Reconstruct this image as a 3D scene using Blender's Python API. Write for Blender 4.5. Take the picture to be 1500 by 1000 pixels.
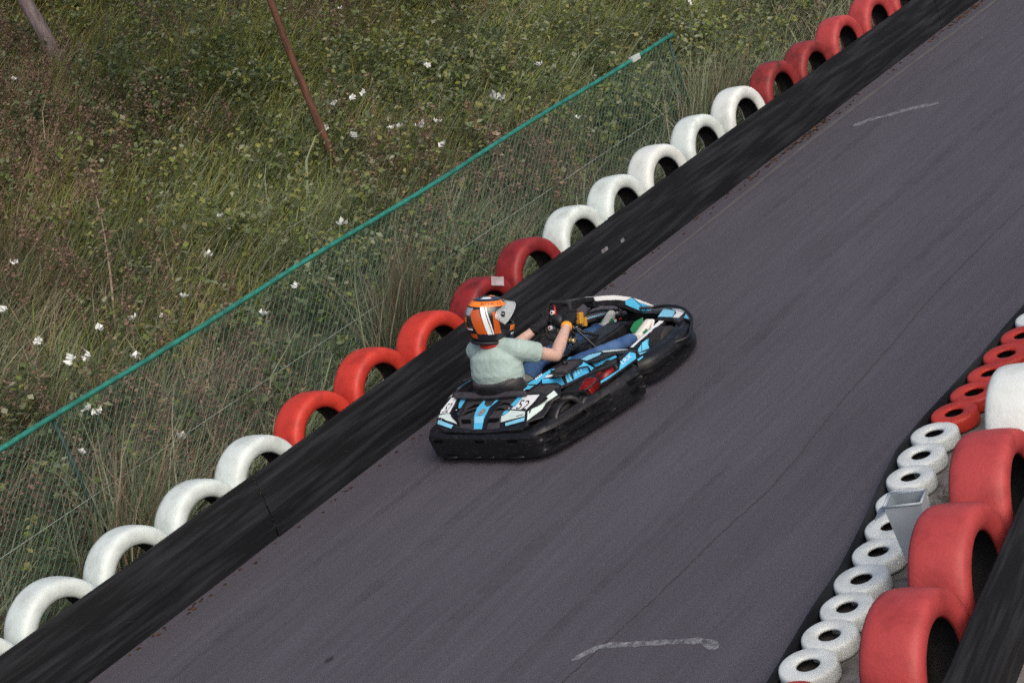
import bpy, bmesh, math, random
import numpy as np
from mathutils import Vector, Matrix, noise as mnoise

for o in list(bpy.data.objects):
    bpy.data.objects.remove(o, do_unlink=True)
S = bpy.context.scene
COL = S.collection
rnd = random.Random(7)
rng = np.random.default_rng(11)
PI = math.pi

# ------------------------------------------------------------------ camera
FPX = 2585.0                                   # focal length in pixels of the 1500 px wide photograph
CAM = np.array([8.111, -8.485, 4.296])
PITCH, YAW, ROLL = math.radians(17.493), math.radians(44.452), math.radians(20.0)
_fw = np.array([-math.sin(YAW) * math.cos(PITCH), math.cos(YAW) * math.cos(PITCH), -math.sin(PITCH)])
_rt = np.cross(_fw, [0, 0, 1]); _rt /= np.linalg.norm(_rt)
_up = np.cross(_rt, _fw)
_ir = _rt * math.cos(ROLL) - _up * math.sin(ROLL)
_iu = _rt * math.sin(ROLL) + _up * math.cos(ROLL)
cd = bpy.data.cameras.new('camera')
cam = bpy.data.objects.new('camera', cd); COL.objects.link(cam)
cd.sensor_width = 36.0
cd.lens = 36.0 * FPX / 1500.0
cd.clip_start = 0.1; cd.clip_end = 2000
mw = Matrix.Identity(4)
for r in range(3):
    mw[r][0], mw[r][1], mw[r][2], mw[r][3] = _ir[r], _iu[r], -_fw[r], CAM[r]
cam.matrix_world = mw
S.camera = cam

# ------------------------------------------------------------------ sky, sun, exposure (overcast late day)
SUN_EL, SUN_AZ = math.radians(42), math.radians(112)     # azimuth clockwise from +Y
w = bpy.data.worlds.new('World'); S.world = w; w.use_nodes = True
nt = w.node_tree; bg = nt.nodes['Background']
sky = nt.nodes.new('ShaderNodeTexSky'); sky.sky_type = 'NISHITA'
sky.sun_disc = False; sky.sun_elevation = SUN_EL; sky.sun_rotation = SUN_AZ
sky.air_density = 1.0; sky.dust_density = 5.0; sky.ozone_density = 1.0
nt.links.new(sky.outputs[0], bg.inputs[0]); bg.inputs[1].default_value = 0.12
sd = bpy.data.lights.new('sun', 'SUN'); sd.energy = 1.3; sd.angle = math.radians(60); sd.color = (1.0, 0.95, 0.88)
sun = bpy.data.objects.new('sun', sd); COL.objects.link(sun)
sdir = Vector((math.sin(SUN_AZ) * math.cos(SUN_EL), math.cos(SUN_AZ) * math.cos(SUN_EL), math.sin(SUN_EL)))
sun.rotation_euler = sdir.to_track_quat('Z', 'Y').to_euler()
sun.location = (4, -6, 12)
vs = S.view_settings
vs.view_transform = 'Standard'; vs.look = 'None'; vs.exposure = 0.25; vs.gamma = 1.0; vs.use_curve_mapping = False
S.render.engine = 'CYCLES'
S.cycles.use_denoising = False
S.cycles.max_bounces = 6; S.cycles.diffuse_bounces = 3; S.cycles.glossy_bounces = 3
S.cycles.transmission_bounces = 4; S.cycles.transparent_max_bounces = 8
S.cycles.caustics_reflective = False; S.cycles.caustics_refractive = False

# ------------------------------------------------------------------ pixel -> place
def ray(px, py):
    return _ir * ((px - 750) / FPX) + _iu * ((500 - py) / FPX) + _fw
def on_plane(px, py, p0, n):
    d = ray(px, py); p0 = np.asarray(p0, float); n = np.asarray(n, float)
    return CAM + d * (np.dot(p0 - CAM, n) / np.dot(d, n))
def on_z(px, py, z=0.0): return on_plane(px, py, (0, 0, z), (0, 0, 1))
def on_x(px, py, x): return on_plane(px, py, (x, 0, 0), (1, 0, 0))
def project(P):
    q = (np.asarray(P, float) - CAM)
    a, b, c = q @ _ir, q @ _iu, q @ _fw
    return 750 + FPX * a / c, 500 - FPX * b / c

# ------------------------------------------------------------------ object helpers
def tag(o, label=None, cat=None, group=None, kind=None):
    if label: o['label'] = label
    if cat: o['category'] = cat
    if group: o['group'] = group
    if kind: o['kind'] = kind
    return o
def empty(name, loc=(0, 0, 0)):
    o = bpy.data.objects.new(name, None); COL.objects.link(o); o.location = loc
    o.empty_display_size = 0.1
    return o
def link(name, me, parent=None):
    o = bpy.data.objects.new(name, me); COL.objects.link(o)
    if parent is not None:
        o.parent = parent
        o.matrix_parent_inverse = Matrix.Translation(parent.location).inverted() if parent.type == 'EMPTY' else Matrix.Identity(4)
    return o
def mesh(name, verts, faces, mat=None, parent=None, smooth=False):
    me = bpy.data.meshes.new(name)
    me.from_pydata([tuple(float(c) for c in v) for v in verts], [], faces)
    me.update()
    if mat: me.materials.append(mat)
    if smooth: me.polygons.foreach_set('use_smooth', [True] * len(me.polygons))
    return link(name, me, parent)
def fix_normals(o):
    bm = bmesh.new(); bm.from_mesh(o.data)
    bmesh.ops.recalc_face_normals(bm, faces=bm.faces)
    bm.to_mesh(o.data); bm.free()
    return o
def soft(o, width=0.004, seg=2, angle=40):
    m = o.modifiers.new('bevel', 'BEVEL'); m.width = width; m.segments = seg; m.limit_method = 'ANGLE'; m.angle_limit = math.radians(angle)
    return o
def box(name, c, s, mat, parent=None, rot=None, bev=0.0):
    x, y, z = [a / 2 for a in s]
    V = [(-x, -y, -z), (x, -y, -z), (x, y, -z), (-x, y, -z), (-x, -y, z), (x, -y, z), (x, y, z), (-x, y, z)]
    R = rot if rot is not None else Matrix.Identity(3)
    V = [tuple(R @ Vector(v) + Vector(c)) for v in V]
    F = [(0, 3, 2, 1), (4, 5, 6, 7), (0, 1, 5, 4), (1, 2, 6, 5), (2, 3, 7, 6), (3, 0, 4, 7)]
    o = mesh(name, V, F, mat, parent)
    if bev: soft(o, bev)
    return o
def frames(P):
    P = [Vector(p) for p in P]; T = []
    for i in range(len(P)):
        T.append((P[min(i + 1, len(P) - 1)] - P[max(i - 1, 0)]).normalized())
    up = Vector((0, 0, 1)) if abs(T[0].z) < 0.9 else Vector((0, 1, 0))
    N = []
    n = (up - T[0] * up.dot(T[0])).normalized()
    for t in T:
        n = (n - t * n.dot(t)).normalized(); N.append(n)
    return P, T, N
def tube_geo(P, r, n=8, cap=True):
    P, T, N = frames(P); V = []; F = []
    rr = r if isinstance(r, (list, tuple)) else [r] * len(P)
    for p, t, nn, q in zip(P, T, N, rr):
        b = t.cross(nn)
        for k in range(n):
            a = 2 * PI * k / n
            V.append(tuple(p + (nn * math.cos(a) + b * math.sin(a)) * q))
    for i in range(len(P) - 1):
        for k in range(n):
            F.append((i * n + k, i * n + (k + 1) % n, (i + 1) * n + (k + 1) % n, (i + 1) * n + k))
    if cap:
        F.append(tuple(range(n - 1, -1, -1))); F.append(tuple((len(P) - 1) * n + k for k in range(n)))
    return V, F
def smooth_path(P, k=6):
    P = [Vector(p) for p in P]; out = []
    for i in range(len(P) - 1):
        p0, p1, p2, p3 = P[max(i - 1, 0)], P[i], P[i + 1], P[min(i + 2, len(P) - 1)]
        for j in range(k):
            t = j / k
            out.append(0.5 * ((2 * p1) + (p2 - p0) * t + (2 * p0 - 5 * p1 + 4 * p2 - p3) * t * t + (3 * p1 - p0 - 3 * p2 + p3) * t ** 3))
    out.append(P[-1]); return out
def tube(name, P, r, mat, parent=None, n=8, sm=0):
    if sm: P = smooth_path(P, sm)
    V, F = tube_geo(P, r, n)
    return mesh(name, V, F, mat, parent, smooth=True)
def merge(parts):
    V = []; F = []
    for v, f in parts:
        o = len(V); V += list(v); F += [tuple(i + o for i in q) for q in f]
    return V, F
def revolve(profile, n, axis='x', centre=(0, 0, 0)):
    """closed profile of (radius, along-axis) revolved about an axis"""
    V = []; F = []; m = len(profile); cx, cy, cz = centre
    for k in range(n):
        a = 2 * PI * k / n; c, s = math.cos(a), math.sin(a)
        for r, h in profile:
            if axis == 'x': V.append((cx + h, cy + r * c, cz + r * s))
            else: V.append((cx + r * c, cy + r * s, cz + h))
    for k in range(n):
        for j in range(m):
            a, b = k * m + j, k * m + (j + 1) % m
            c, d = ((k + 1) % n) * m + (j + 1) % m, ((k + 1) % n) * m + j
            F.append((a, b, c, d))
    return V, F

# ------------------------------------------------------------------ materials
def mat(name, col, rough=0.6, spec=0.5, metal=0.0, var=0.0, vscale=20.0, bump=0.0, bscale=60.0, stretch=(1, 1, 1), col2=None, detail=4.0, lo=0.35, hi=0.65, rvar=0.0, coat=0.0):
    m = bpy.data.materials.new(name); m.use_nodes = True
    nt = m.node_tree; b = nt.nodes['Principled BSDF']
    b.inputs['Base Color'].default_value = (*col, 1); b.inputs['Roughness'].default_value = rough
    b.inputs['Metallic'].default_value = metal; b.inputs['Specular IOR Level'].default_value = spec
    b.inputs['Coat Weight'].default_value = coat
    tc = nt.nodes.new('ShaderNodeTexCoord'); mp = nt.nodes.new('ShaderNodeMapping')
    mp.inputs['Scale'].default_value = stretch
    nt.links.new(tc.outputs['Object'], mp.inputs['Vector'])
    if var or col2:
        n = nt.nodes.new('ShaderNodeTexNoise'); n.inputs['Scale'].default_value = vscale; n.inputs['Detail'].default_value = detail
        nt.links.new(mp.outputs[0], n.inputs['Vector'])
        r = nt.nodes.new('ShaderNodeValToRGB')
        r.color_ramp.elements[0].position = lo; r.color_ramp.elements[1].position = hi
        c2 = col2 if col2 else tuple(min(1, c * (1 + var)) for c in col)
        c1 = col if col2 else tuple(c * (1 - var) for c in col)
        r.color_ramp.elements[0].color = (*c1, 1); r.color_ramp.elements[1].color = (*c2, 1)
        nt.links.new(n.outputs['Fac'], r.inputs[0]); nt.links.new(r.outputs[0], b.inputs['Base Color'])
        if rvar:
            mr = nt.nodes.new('ShaderNodeMapRange'); mr.inputs['To Min'].default_value = rough - rvar; mr.inputs['To Max'].default_value = rough + rvar
            nt.links.new(n.outputs['Fac'], mr.inputs[0]); nt.links.new(mr.outputs[0], b.inputs['Roughness'])
    if bump:
        n2 = nt.nodes.new('ShaderNodeTexNoise'); n2.inputs['Scale'].default_value = bscale; n2.inputs['Detail'].default_value = 5
        nt.links.new(mp.outputs[0], n2.inputs['Vector'])
        bp = nt.nodes.new('ShaderNodeBump'); bp.inputs['Strength'].default_value = bump; bp.inputs['Distance'].default_value = 0.01
        nt.links.new(n2.outputs['Fac'], bp.inputs['Height']); nt.links.new(bp.outputs[0], b.inputs['Normal'])
    return m
def leaf_mat(name, transl=0.3, rough=0.6):
    m = bpy.data.materials.new(name); m.use_nodes = True
    nt = m.node_tree; b = nt.nodes['Principled BSDF']; out = nt.nodes['Material Output']
    at = nt.nodes.new('ShaderNodeAttribute'); at.attribute_name = 'tint'
    nt.links.new(at.outputs['Color'], b.inputs['Base Color']); b.inputs['Roughness'].default_value = rough
    b.inputs['Specular IOR Level'].default_value = 0.25
    t = nt.nodes.new('ShaderNodeBsdfTranslucent'); nt.links.new(at.outputs['Color'], t.inputs['Color'])
    mx = nt.nodes.new('ShaderNodeMixShader'); mx.inputs[0].default_value = transl
    nt.links.new(b.outputs[0], mx.inputs[1]); nt.links.new(t.outputs[0], mx.inputs[2]); nt.links.new(mx.outputs[0], out.inputs[0])
    return m

M = {}
def asphalt_material():
    m = bpy.data.materials.new('asphalt'); m.use_nodes = True
    nt = m.node_tree; b = nt.nodes['Principled BSDF']; L = nt.links
    tc = nt.nodes.new('ShaderNodeTexCoord')
    def noise(scale, stretch, detail=5, rough=0.6):
        mp = nt.nodes.new('ShaderNodeMapping'); mp.inputs['Scale'].default_value = stretch
        n = nt.nodes.new('ShaderNodeTexNoise'); n.inputs['Scale'].default_value = scale; n.inputs['Detail'].default_value = detail; n.inputs['Roughness'].default_value = rough
        L.new(tc.outputs['Object'], mp.inputs[0]); L.new(mp.outputs[0], n.inputs['Vector']); return n
    def ramp(n, p0, c0, p1, c1):
        r = nt.nodes.new('ShaderNodeValToRGB'); e = r.color_ramp.elements
        e[0].position, e[1].position = p0, p1; e[0].color = (*c0, 1); e[1].color = (*c1, 1)
        L.new(n.outputs['Fac'], r.inputs[0]); return r
    def mul(a, c):
        x = nt.nodes.new('ShaderNodeMix'); x.data_type = 'RGBA'; x.blend_type = 'MULTIPLY'; x.inputs[0].default_value = 1.0
        L.new(a, x.inputs[6]); L.new(c, x.inputs[7]); return x.outputs[2]
    base = ramp(noise(0.9, (1, .35, 1), 6), .3, (.067, .063, .075), .7, (.088, .083, .097))
    streak = ramp(noise(7.0, (2.2, .13, 1), 6, .65), .32, (.86, .86, .86), .68, (1.10, 1.10, 1.11))
    fine = ramp(noise(120.0, (1.5, .55, 1), 4, .75), .3, (.62, .60, .62), .7, (1.36, 1.34, 1.38))
    spk = ramp(noise(260.0, (1, .7, 1), 2, .5), .66, (1, 1, 1), .76, (1.9, 1.85, 1.9))
    c = mul(mul(mul(base.outputs[0], streak.outputs[0]), fine.outputs[0]), spk.outputs[0])
    L.new(c, b.inputs['Base Color'])
    b.inputs['Roughness'].default_value = .78; b.inputs['Specular IOR Level'].default_value = .35
    bn = noise(160.0, (1, .7, 1), 4, .7); bp = nt.nodes.new('ShaderNodeBump'); bp.inputs['Strength'].default_value = .5; bp.inputs['Distance'].default_value = .006
    L.new(bn.outputs['Fac'], bp.inputs['Height']); L.new(bp.outputs[0], b.inputs['Normal'])
    return m
M['asphalt'] = asphalt_material()
M['seam'] = mat('asphalt seam', (.056, .052, .059), .85, var=.3, vscale=40)
def chalk_material():
    m = mat('chalk', (.42, .44, .46), .9)
    nt = m.node_tree; b = nt.nodes['Principled BSDF']
    tc = nt.nodes.new('ShaderNodeTexCoord'); n = nt.nodes.new('ShaderNodeTexNoise'); n.inputs['Scale'].default_value = 22; n.inputs['Detail'].default_value = 6; n.inputs['Roughness'].default_value = .75
    nt.links.new(tc.outputs['Object'], n.inputs['Vector'])
    r = nt.nodes.new('ShaderNodeValToRGB'); r.color_ramp.elements[0].position = .38; r.color_ramp.elements[1].position = .66
    r.color_ramp.elements[0].color = (0, 0, 0, 1); r.color_ramp.elements[1].color = (.58, .58, .58, 1)
    nt.links.new(n.outputs['Fac'], r.inputs[0]); nt.links.new(r.outputs[0], b.inputs['Alpha'])
    return m
M['chalk'] = chalk_material()
M['dirt'] = mat('dirt', (.055, .043, .032), .95, var=.45, vscale=7, bump=.6, bscale=40)
M['concrete'] = mat('divider concrete', (.16, .145, .135), .9, var=.45, vscale=9, bump=.5, bscale=70, detail=8)
M['bank'] = mat('bank soil', (.045, .046, .026), .95, col2=(.085, .07, .042), vscale=3, bump=.8, bscale=20)
M['belt'] = mat('black rubber belt', (.0065, .007, .0085), .6, spec=.25, col2=(.030, .033, .039), vscale=6.0, stretch=(1, .22, 3.5), bump=.25, bscale=12, detail=8, lo=.45, hi=.80, rvar=.18)
def paint(name, c, c2, rough=.5):
    m = mat(name, c, rough, spec=.4, col2=c2, vscale=9, bump=.22, bscale=55, lo=.46, hi=.74, detail=9)
    nt = m.node_tree; b = nt.nodes['Principled BSDF']; src = b.inputs['Base Color'].links[0].from_socket      # chips down to the rubber and grime
    tc = nt.nodes.new('ShaderNodeTexCoord'); n = nt.nodes.new('ShaderNodeTexNoise'); n.inputs['Scale'].default_value = 16; n.inputs['Detail'].default_value = 10; n.inputs['Roughness'].default_value = .72
    oi = nt.nodes.new('ShaderNodeObjectInfo'); ad = nt.nodes.new('ShaderNodeVectorMath'); ad.operation = 'ADD'
    nt.links.new(tc.outputs['Object'], ad.inputs[0]); nt.links.new(oi.outputs['Location'], ad.inputs[1]); nt.links.new(ad.outputs[0], n.inputs['Vector'])
    r = nt.nodes.new('ShaderNodeValToRGB'); r.color_ramp.elements[0].position = .66; r.color_ramp.elements[1].position = .72
    r.color_ramp.elements[0].color = (0, 0, 0, 1); r.color_ramp.elements[1].color = (.7, .7, .7, 1)
    x = nt.nodes.new('ShaderNodeMix'); x.data_type = 'RGBA'; nt.links.new(n.outputs['Fac'], r.inputs[0]); nt.links.new(r.outputs[0], x.inputs[0])
    nt.links.new(src, x.inputs[6]); x.inputs[7].default_value = (.05, .045, .042, 1); nt.links.new(x.outputs[2], b.inputs['Base Color'])
    return m
M['white_tyre'] = paint('white paint on rubber', (.61, .68, .66), (.46, .50, .48), .45)
M['white_tyre_b'] = paint('warm white paint on rubber', (.66, .70, .68), (.54, .56, .53), .45)
M['white_ring'] = paint('clean white paint on small tyres', (.72, .76, .74), (.58, .61, .59), .45)
M['red_a'] = paint('bright red paint on rubber', (.52, .040, .024), (.36, .026, .018))
M['red_b'] = paint('crimson paint on rubber', (.24, .018, .020), (.11, .011, .012))
M['red_c'] = paint('faded red paint on rubber', (.40, .050, .050), (.27, .030, .030), .55)
M['red_d'] = paint('worn dull red paint on rubber', (.25, .026, .026), (.07, .016, .014), .55)
M['rubber'] = mat('bare rubber', (.014, .013, .013), .75, var=.4, vscale=20)
M['green_rail'] = mat('green coated steel', (.018, .16, .125), .4, spec=.5, var=.25, vscale=14)
M['green_post'] = mat('weathered green post', (.016, .038, .030), .7, var=.4, vscale=12)
M['green_wire'] = mat('green coated wire', (.026, .10, .075), .5)
M['wire'] = mat('pale steel wire', (.42, .48, .44), .4, metal=.3)
M['zinc'] = mat('galvanised sheet', (.33, .38, .43), .65, metal=.1, var=.10, vscale=5)
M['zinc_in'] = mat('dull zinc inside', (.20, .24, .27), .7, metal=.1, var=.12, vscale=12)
M['leaf'] = leaf_mat('leaves', .42)
M['stem'] = leaf_mat('stems', .05, .8)
M['flower'] = mat('white petals', (.62, .64, .62), .6)
M['bark_pale'] = mat('pale bark', (.23, .185, .19), .9, col2=(.12, .095, .095), vscale=8, stretch=(3, 3, .6), bump=.8, bscale=25)
M['bark_red'] = mat('red brown bark', (.135, .055, .032), .9, col2=(.06, .028, .018), vscale=9, stretch=(3, 3, .6), bump=.8, bscale=30)
# ================================================================== THE SETTING
def wob(x, y):
    return (np.sin(x * 1.7 + y * .6) + np.sin(x * .9 - y * 1.3 + 1.2) + np.sin(x * 2.9 + y * 2.3 + 2.1) * .5) / 2.5
def bank_z(x, y):
    """height of the weedy ground left of the belt, rising as a bank beyond the fence"""
    x = np.asarray(x, float); y = np.asarray(y, float)
    s = np.clip(-2.35 - x, 0, None)
    up = .36 * np.where(s < 1.2, s * s / 2.4, s - .6)
    up = np.where(up > 3.4, 3.4 + (up - 3.4) * .55, up)
    near = .02 + .11 * np.clip((y + 2.5) / 7.0, 0, 1)
    return near + up + .10 * wob(x, y) * np.clip(s / 1.5, 0, 1)
def hit_bank(px, py, lift=0.0):
    d = ray(px, py); t = 9.0
    while t < 70:
        p = CAM + d * t
        if p[0] < -1.45 and p[2] < bank_z(p[0], p[1]) + lift: return p
        t += .03
    return None

g = mesh('ground', [(-120, -120, -.06), (120, -120, -.06), (120, 160, -.06), (-120, 160, -.06)], [(0, 1, 2, 3)], M['dirt']); tag(g, kind='structure')

def sheet(name, left, right, z, m, nx=1):
    V = []; F = []
    for (lx, ly), (rx, ry) in zip(left, right):
        for k in range(nx + 1): V.append((lx + (rx - lx) * k / nx, ly + (ry - ly) * k / nx, z))
    for i in range(len(left) - 1):
        for k in range(nx):
            a = i * (nx + 1) + k; F.append((a, a + 1, a + nx + 2, a + nx + 1))
    o = mesh(name, V, F, m); tag(o, kind='structure'); return o
# line of the small tyre row on the right of the track (bends with the corner, then runs straight)
RING = [(1157, 1022), (1185, 972), (1213, 928), (1238, 887), (1263, 846), (1287, 806), (1303, 768), (1318, 732), (1333, 697), (1347, 665), (1367, 633), (1397, 603), (1425, 573), (1450, 545), (1475, 517), (1497, 490), (1519, 464), (1540, 439), (1561, 414), (1581, 390), (1601, 367), (1620, 345), (1639, 324), (1657, 304)]
RINGP = [on_z(px, py, .096)[:2] for px, py in RING]
ROW = [(RINGP[0][0] + .75, -8.0), (RINGP[0][0] + .42, -5.6), (RINGP[0][0] + .16, -3.9)] + [(float(q[0]), float(q[1])) for q in RINGP] + [(RINGP[-1][0] + .02, 3.0), (RINGP[-1][0] + .08, 6.0), (RINGP[-1][0] + .25, 14.0), (RINGP[-1][0] + .9, 40.0)]
def row_x(y):
    return float(np.interp(y, [p[1] for p in ROW], [p[0] for p in ROW]))
YS = [-8, -6.5, -5, -4, -3.4, -3, -2.6, -2.2, -1.8, -1.4, -1, -.6, -.2, .4, 1, 2, 4, 7, 11, 16, 24, 40]
track = sheet('track', [(-1.30, y) for y in YS], [(row_x(y) + .30, y) for y in YS], 0.0, M['asphalt'])
divider = sheet('divider_ground', [(row_x(y) - .16, y) for y in YS], [(row_x(y) + 1.12, y) for y in YS], 0.006, M['concrete'], 3)
sheet('second_track', [(row_x(y) + 1.10, y) for y in YS], [(22.0, y) for y in YS], 0.0, M['asphalt'])
# markings, seam and wear lines on the asphalt
def strip(name, pts, wid, z, m, parent, taper=True):
    P = [np.array([p[0], p[1]]) for p in pts]; V = []; F = []
    for i, p in enumerate(P):
        t = P[min(i + 1, len(P) - 1)] - P[max(i - 1, 0)]; t = t / np.linalg.norm(t); n = np.array([-t[1], t[0]])
        wv = wid[i] if isinstance(wid, (list, tuple)) else wid * (.4 if taper and i in (0, len(P) - 1) else rnd.uniform(.7, 1.3))
        V += [(*(p + n * wv / 2), z), (*(p - n * wv / 2), z)]
    for i in range(len(P) - 1): F.append((2 * i, 2 * i + 1, 2 * i + 3, 2 * i + 2))
    return mesh(name, V, F, m, parent)
def px_path(pts, k=4):
    P = smooth_path([on_z(*p) for p in pts], k); return [(p.x, p.y) for p in P]
strip('chalk_mark', px_path([(838, 968), (880, 948), (930, 944), (1000, 940), (1032, 940), (1050, 951)]), .055, .005, M['chalk'], track)
strip('chalk_mark', px_path([(1250, 186), (1275, 176), (1300, 170), (1330, 161), (1375, 152)]), .10, .005, M['chalk'], track)
seam = px_path([(760, 1060), (820, 1002), (900, 930), (975, 860), (1060, 778), (1140, 702), (1240, 580), (1310, 500), (1380, 420), (1500, 300), (1600, 210)], 12)
seam = [(x + rnd.uniform(-.006, .006), y) for x, y in seam]
strip('asphalt_seam', seam, .009, .004, M['seam'], track)
M['worn'] = mat('worn pale asphalt', (.105, .100, .100), .85, col2=(.075, .069, .075), vscale=14, stretch=(2, .3, 1), detail=7)
strip('edge_wear', [(-.93 + .03 * math.sin(y * .8), y) for y in np.arange(1.0, 14, .6)], [.02 + .05 * min(1, k / 8) for k in range(len(np.arange(1.0, 14, .6)))], .004, M['worn'], track)
M['skid'] = chalk_material(); M['skid'].name = 'rubber smear'
M['skid'].node_tree.nodes['Principled BSDF'].inputs['Base Color'].default_value = (.030, .028, .031, 1)
for e_ in M['skid'].node_tree.nodes:
    if e_.type == 'VALTORGB': e_.color_ramp.elements[1].color = (.15, .15, .15, 1)
    if e_.type == 'TEX_NOISE': e_.inputs['Scale'].default_value = 5
for (sx, sy, ln, bend, wd_) in ((.25, -2.6, 4.2, .02, .11), (1.15, -2.9, 5.0, -.02, .12), (.85, 2.2, 5.5, .03, .10), (1.75, 1.4, 6.0, .015, .12), (-.35, 3.6, 5.0, .0, .09), (2.35, 3.4, 6.0, -.01, .10), (1.9, -3.2, 2.6, .03, .08), (-.5, -3.6, 3.6, .0, .08)):
    strip('skid_mark', [(sx + bend * (t_ / 2) ** 2, sy + t_) for t_ in np.arange(0, ln, .3)], wd_, .003, M['skid'], track)
M['spot'] = mat('oil spot', (.03, .028, .03), .6)
c = on_z(482, 966); mesh('oil_spot', [(c[0] + .022 * math.cos(a) * rnd.uniform(.8, 1.2), c[1] + .03 * math.sin(a) * rnd.uniform(.8, 1.2), .004) for a in np.arange(0, 2 * PI, .5)], [tuple(range(13))], M['spot'], track)

# verge + weedy bank as one sheet
xs = np.concatenate([np.arange(-1.26, -4.6, -.16), np.arange(-4.6, -18, -.45), np.arange(-18, -62, -3)])
ys = np.concatenate([np.arange(-30, -8, 2.), np.arange(-8, 24, .45), np.arange(24, 80, 3.)])
X, Y = np.meshgrid(xs, ys); Z = bank_z(X, Y)
nxx, nyy = len(xs), len(ys)
V = np.stack([X, Y, Z], -1).reshape(-1, 3)
F = [(j * nxx + i, (j + 1) * nxx + i, (j + 1) * nxx + i + 1, j * nxx + i + 1) for j in range(nyy - 1) for i in range(nxx - 1)]
bank = mesh('bank', V, F, M['bank'], smooth=True); tag(bank, kind='structure'); fix_normals(bank)

# ------------------------------------------------------------------ tyres
def big_tyre_profile(R=.33, w=.125):
    return [(R - .115, -w * .80), (R - .080, -w * 1.0), (R - .045, -w * 1.02), (R - .020, -w * .96), (R - .007, -w * .84), (R - .001, -w * .62), (R + .001, -w * .42), (R + .002, -w * .2), (R + .002, 0), (R + .002, w * .2), (R + .001, w * .42), (R - .001, w * .62), (R - .007, w * .84), (R - .020, w * .96),
            (R - .045, w * 1.02), (R - .080, w * 1.0), (R - .108, w * .88), (R - .115, w * .80), (R - .122, w * .70), (R - .10, w * .68), (R - .05, w * .72), (R - .028, w * .4), (R - .028, -w * .4), (R - .05, -w * .72), (R - .10, -w * .68), (R - .122, -w * .70)]
_tv, _tf = revolve(big_tyre_profile(), 48, 'x')
def tyre_mesh(m):
    me = bpy.data.meshes.new('painted_tyre'); me.from_pydata(_tv, [], _tf); me.update()
    me.materials.append(m); me.materials.append(M['rubber'])
    me.polygons.foreach_set('use_smooth', [True] * len(me.polygons))
    mp = len(big_tyre_profile())
    me.polygons.foreach_set('material_index', [1 if (i % mp) >= 18 and (i % mp) <= 24 else 0 for i in range(len(me.polygons))])
    bm = bmesh.new(); bm.from_mesh(me); bmesh.ops.recalc_face_normals(bm, faces=bm.faces); bm.to_mesh(me); bm.free()
    return me
TM = {k: tyre_mesh(M[k]) for k in ('white_tyre', 'white_tyre_b', 'red_a', 'red_b', 'red_c', 'red_d')}
ORD = ['first', 'second', 'third', 'fourth', 'fifth', 'sixth', 'seventh']
def big_tyre(x, y, zc, m, label, group, yaw=0.0, sc=1.0):
    o = bpy.data.objects.new('painted_tyre', TM[m]); COL.objects.link(o)
    o.location = (x, y, zc); o.rotation_euler = (rnd.uniform(0, 6.28), rnd.uniform(-.03, .03), yaw + rnd.uniform(-.04, .04)); o.scale = (sc * rnd.uniform(.95, 1.05), sc, sc)
    tag(o, label, 'tyre', group); return o
LY = [-4.78, -4.13, -3.48, -2.84, -2.22, -1.66, -1.04, -.38, .31, .96, 1.61, 2.28, 2.93, 3.60, 4.32, 5.04, 5.76, 6.46, 7.16, 7.86, 8.55, 9.2, 9.85, 10.5, 11.15, 11.8]
LT = [.66, .66, .66, .65, .64, .67, .69, .71, .68, .67, .72, .72, .73, .75, .76, .77, .77, .74, .77, .77, .77, .76, .76, .76, .76, .76]
LC = ['white_tyre'] * 6 + ['red_a', 'red_a', 'red_a', 'red_b', 'red_b'] + ['white_tyre', 'white_tyre', 'white_tyre_b', 'white_tyre', 'white_tyre_b'] + ['red_d', 'red_d', 'red_c', 'red_c', 'red_c'] + ['white_tyre'] * 5
for i, (y, t, c) in enumerate(zip(LY, LT, LC)):
    if i < 6: lab = 'white painted tyre behind the belt, %s from the bright red tyres, along the wired fence' % ORD[5 - i]
    elif i < 9: lab = 'bright red painted tyre behind the belt, %s from the run of white tyres beside it' % ORD[i - 6]
    elif i < 11: lab = 'dark crimson tyre behind the belt, %s from the bright red ones' % ORD[i - 9]
    elif i < 16: lab = 'white tyre behind the belt between two red runs, %s from the crimson end' % ORD[i - 11]
    elif i < 18: lab = 'worn dull red tyre behind the belt, %s from the white run' % ORD[i - 16]
    elif i < 21: lab = 'faded red tyre behind the belt, %s from the worn dull red tyres' % ORD[i - 18]
    else: lab = 'white tyre behind the belt, %s past the faded red tyres' % ORD[i - 21]
    big_tyre(-1.335 + rnd.uniform(-.012, .012), y, t - .33, c, lab, 'painted tyres standing behind the long belt')
# pale scuffed sticker lying over the crimson tyres
lp = on_x(725, 412, -1.22)
st = box('paper_label', (-1.192, lp[1], lp[2]), (.006, .14, .07), mat('pale paper', (.42, .36, .38), .7, var=.2), None, Matrix.Rotation(-.45, 3, 'X'))
tag(st, 'pale rectangular label stuck on the dark crimson tyre', 'label')

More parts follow.
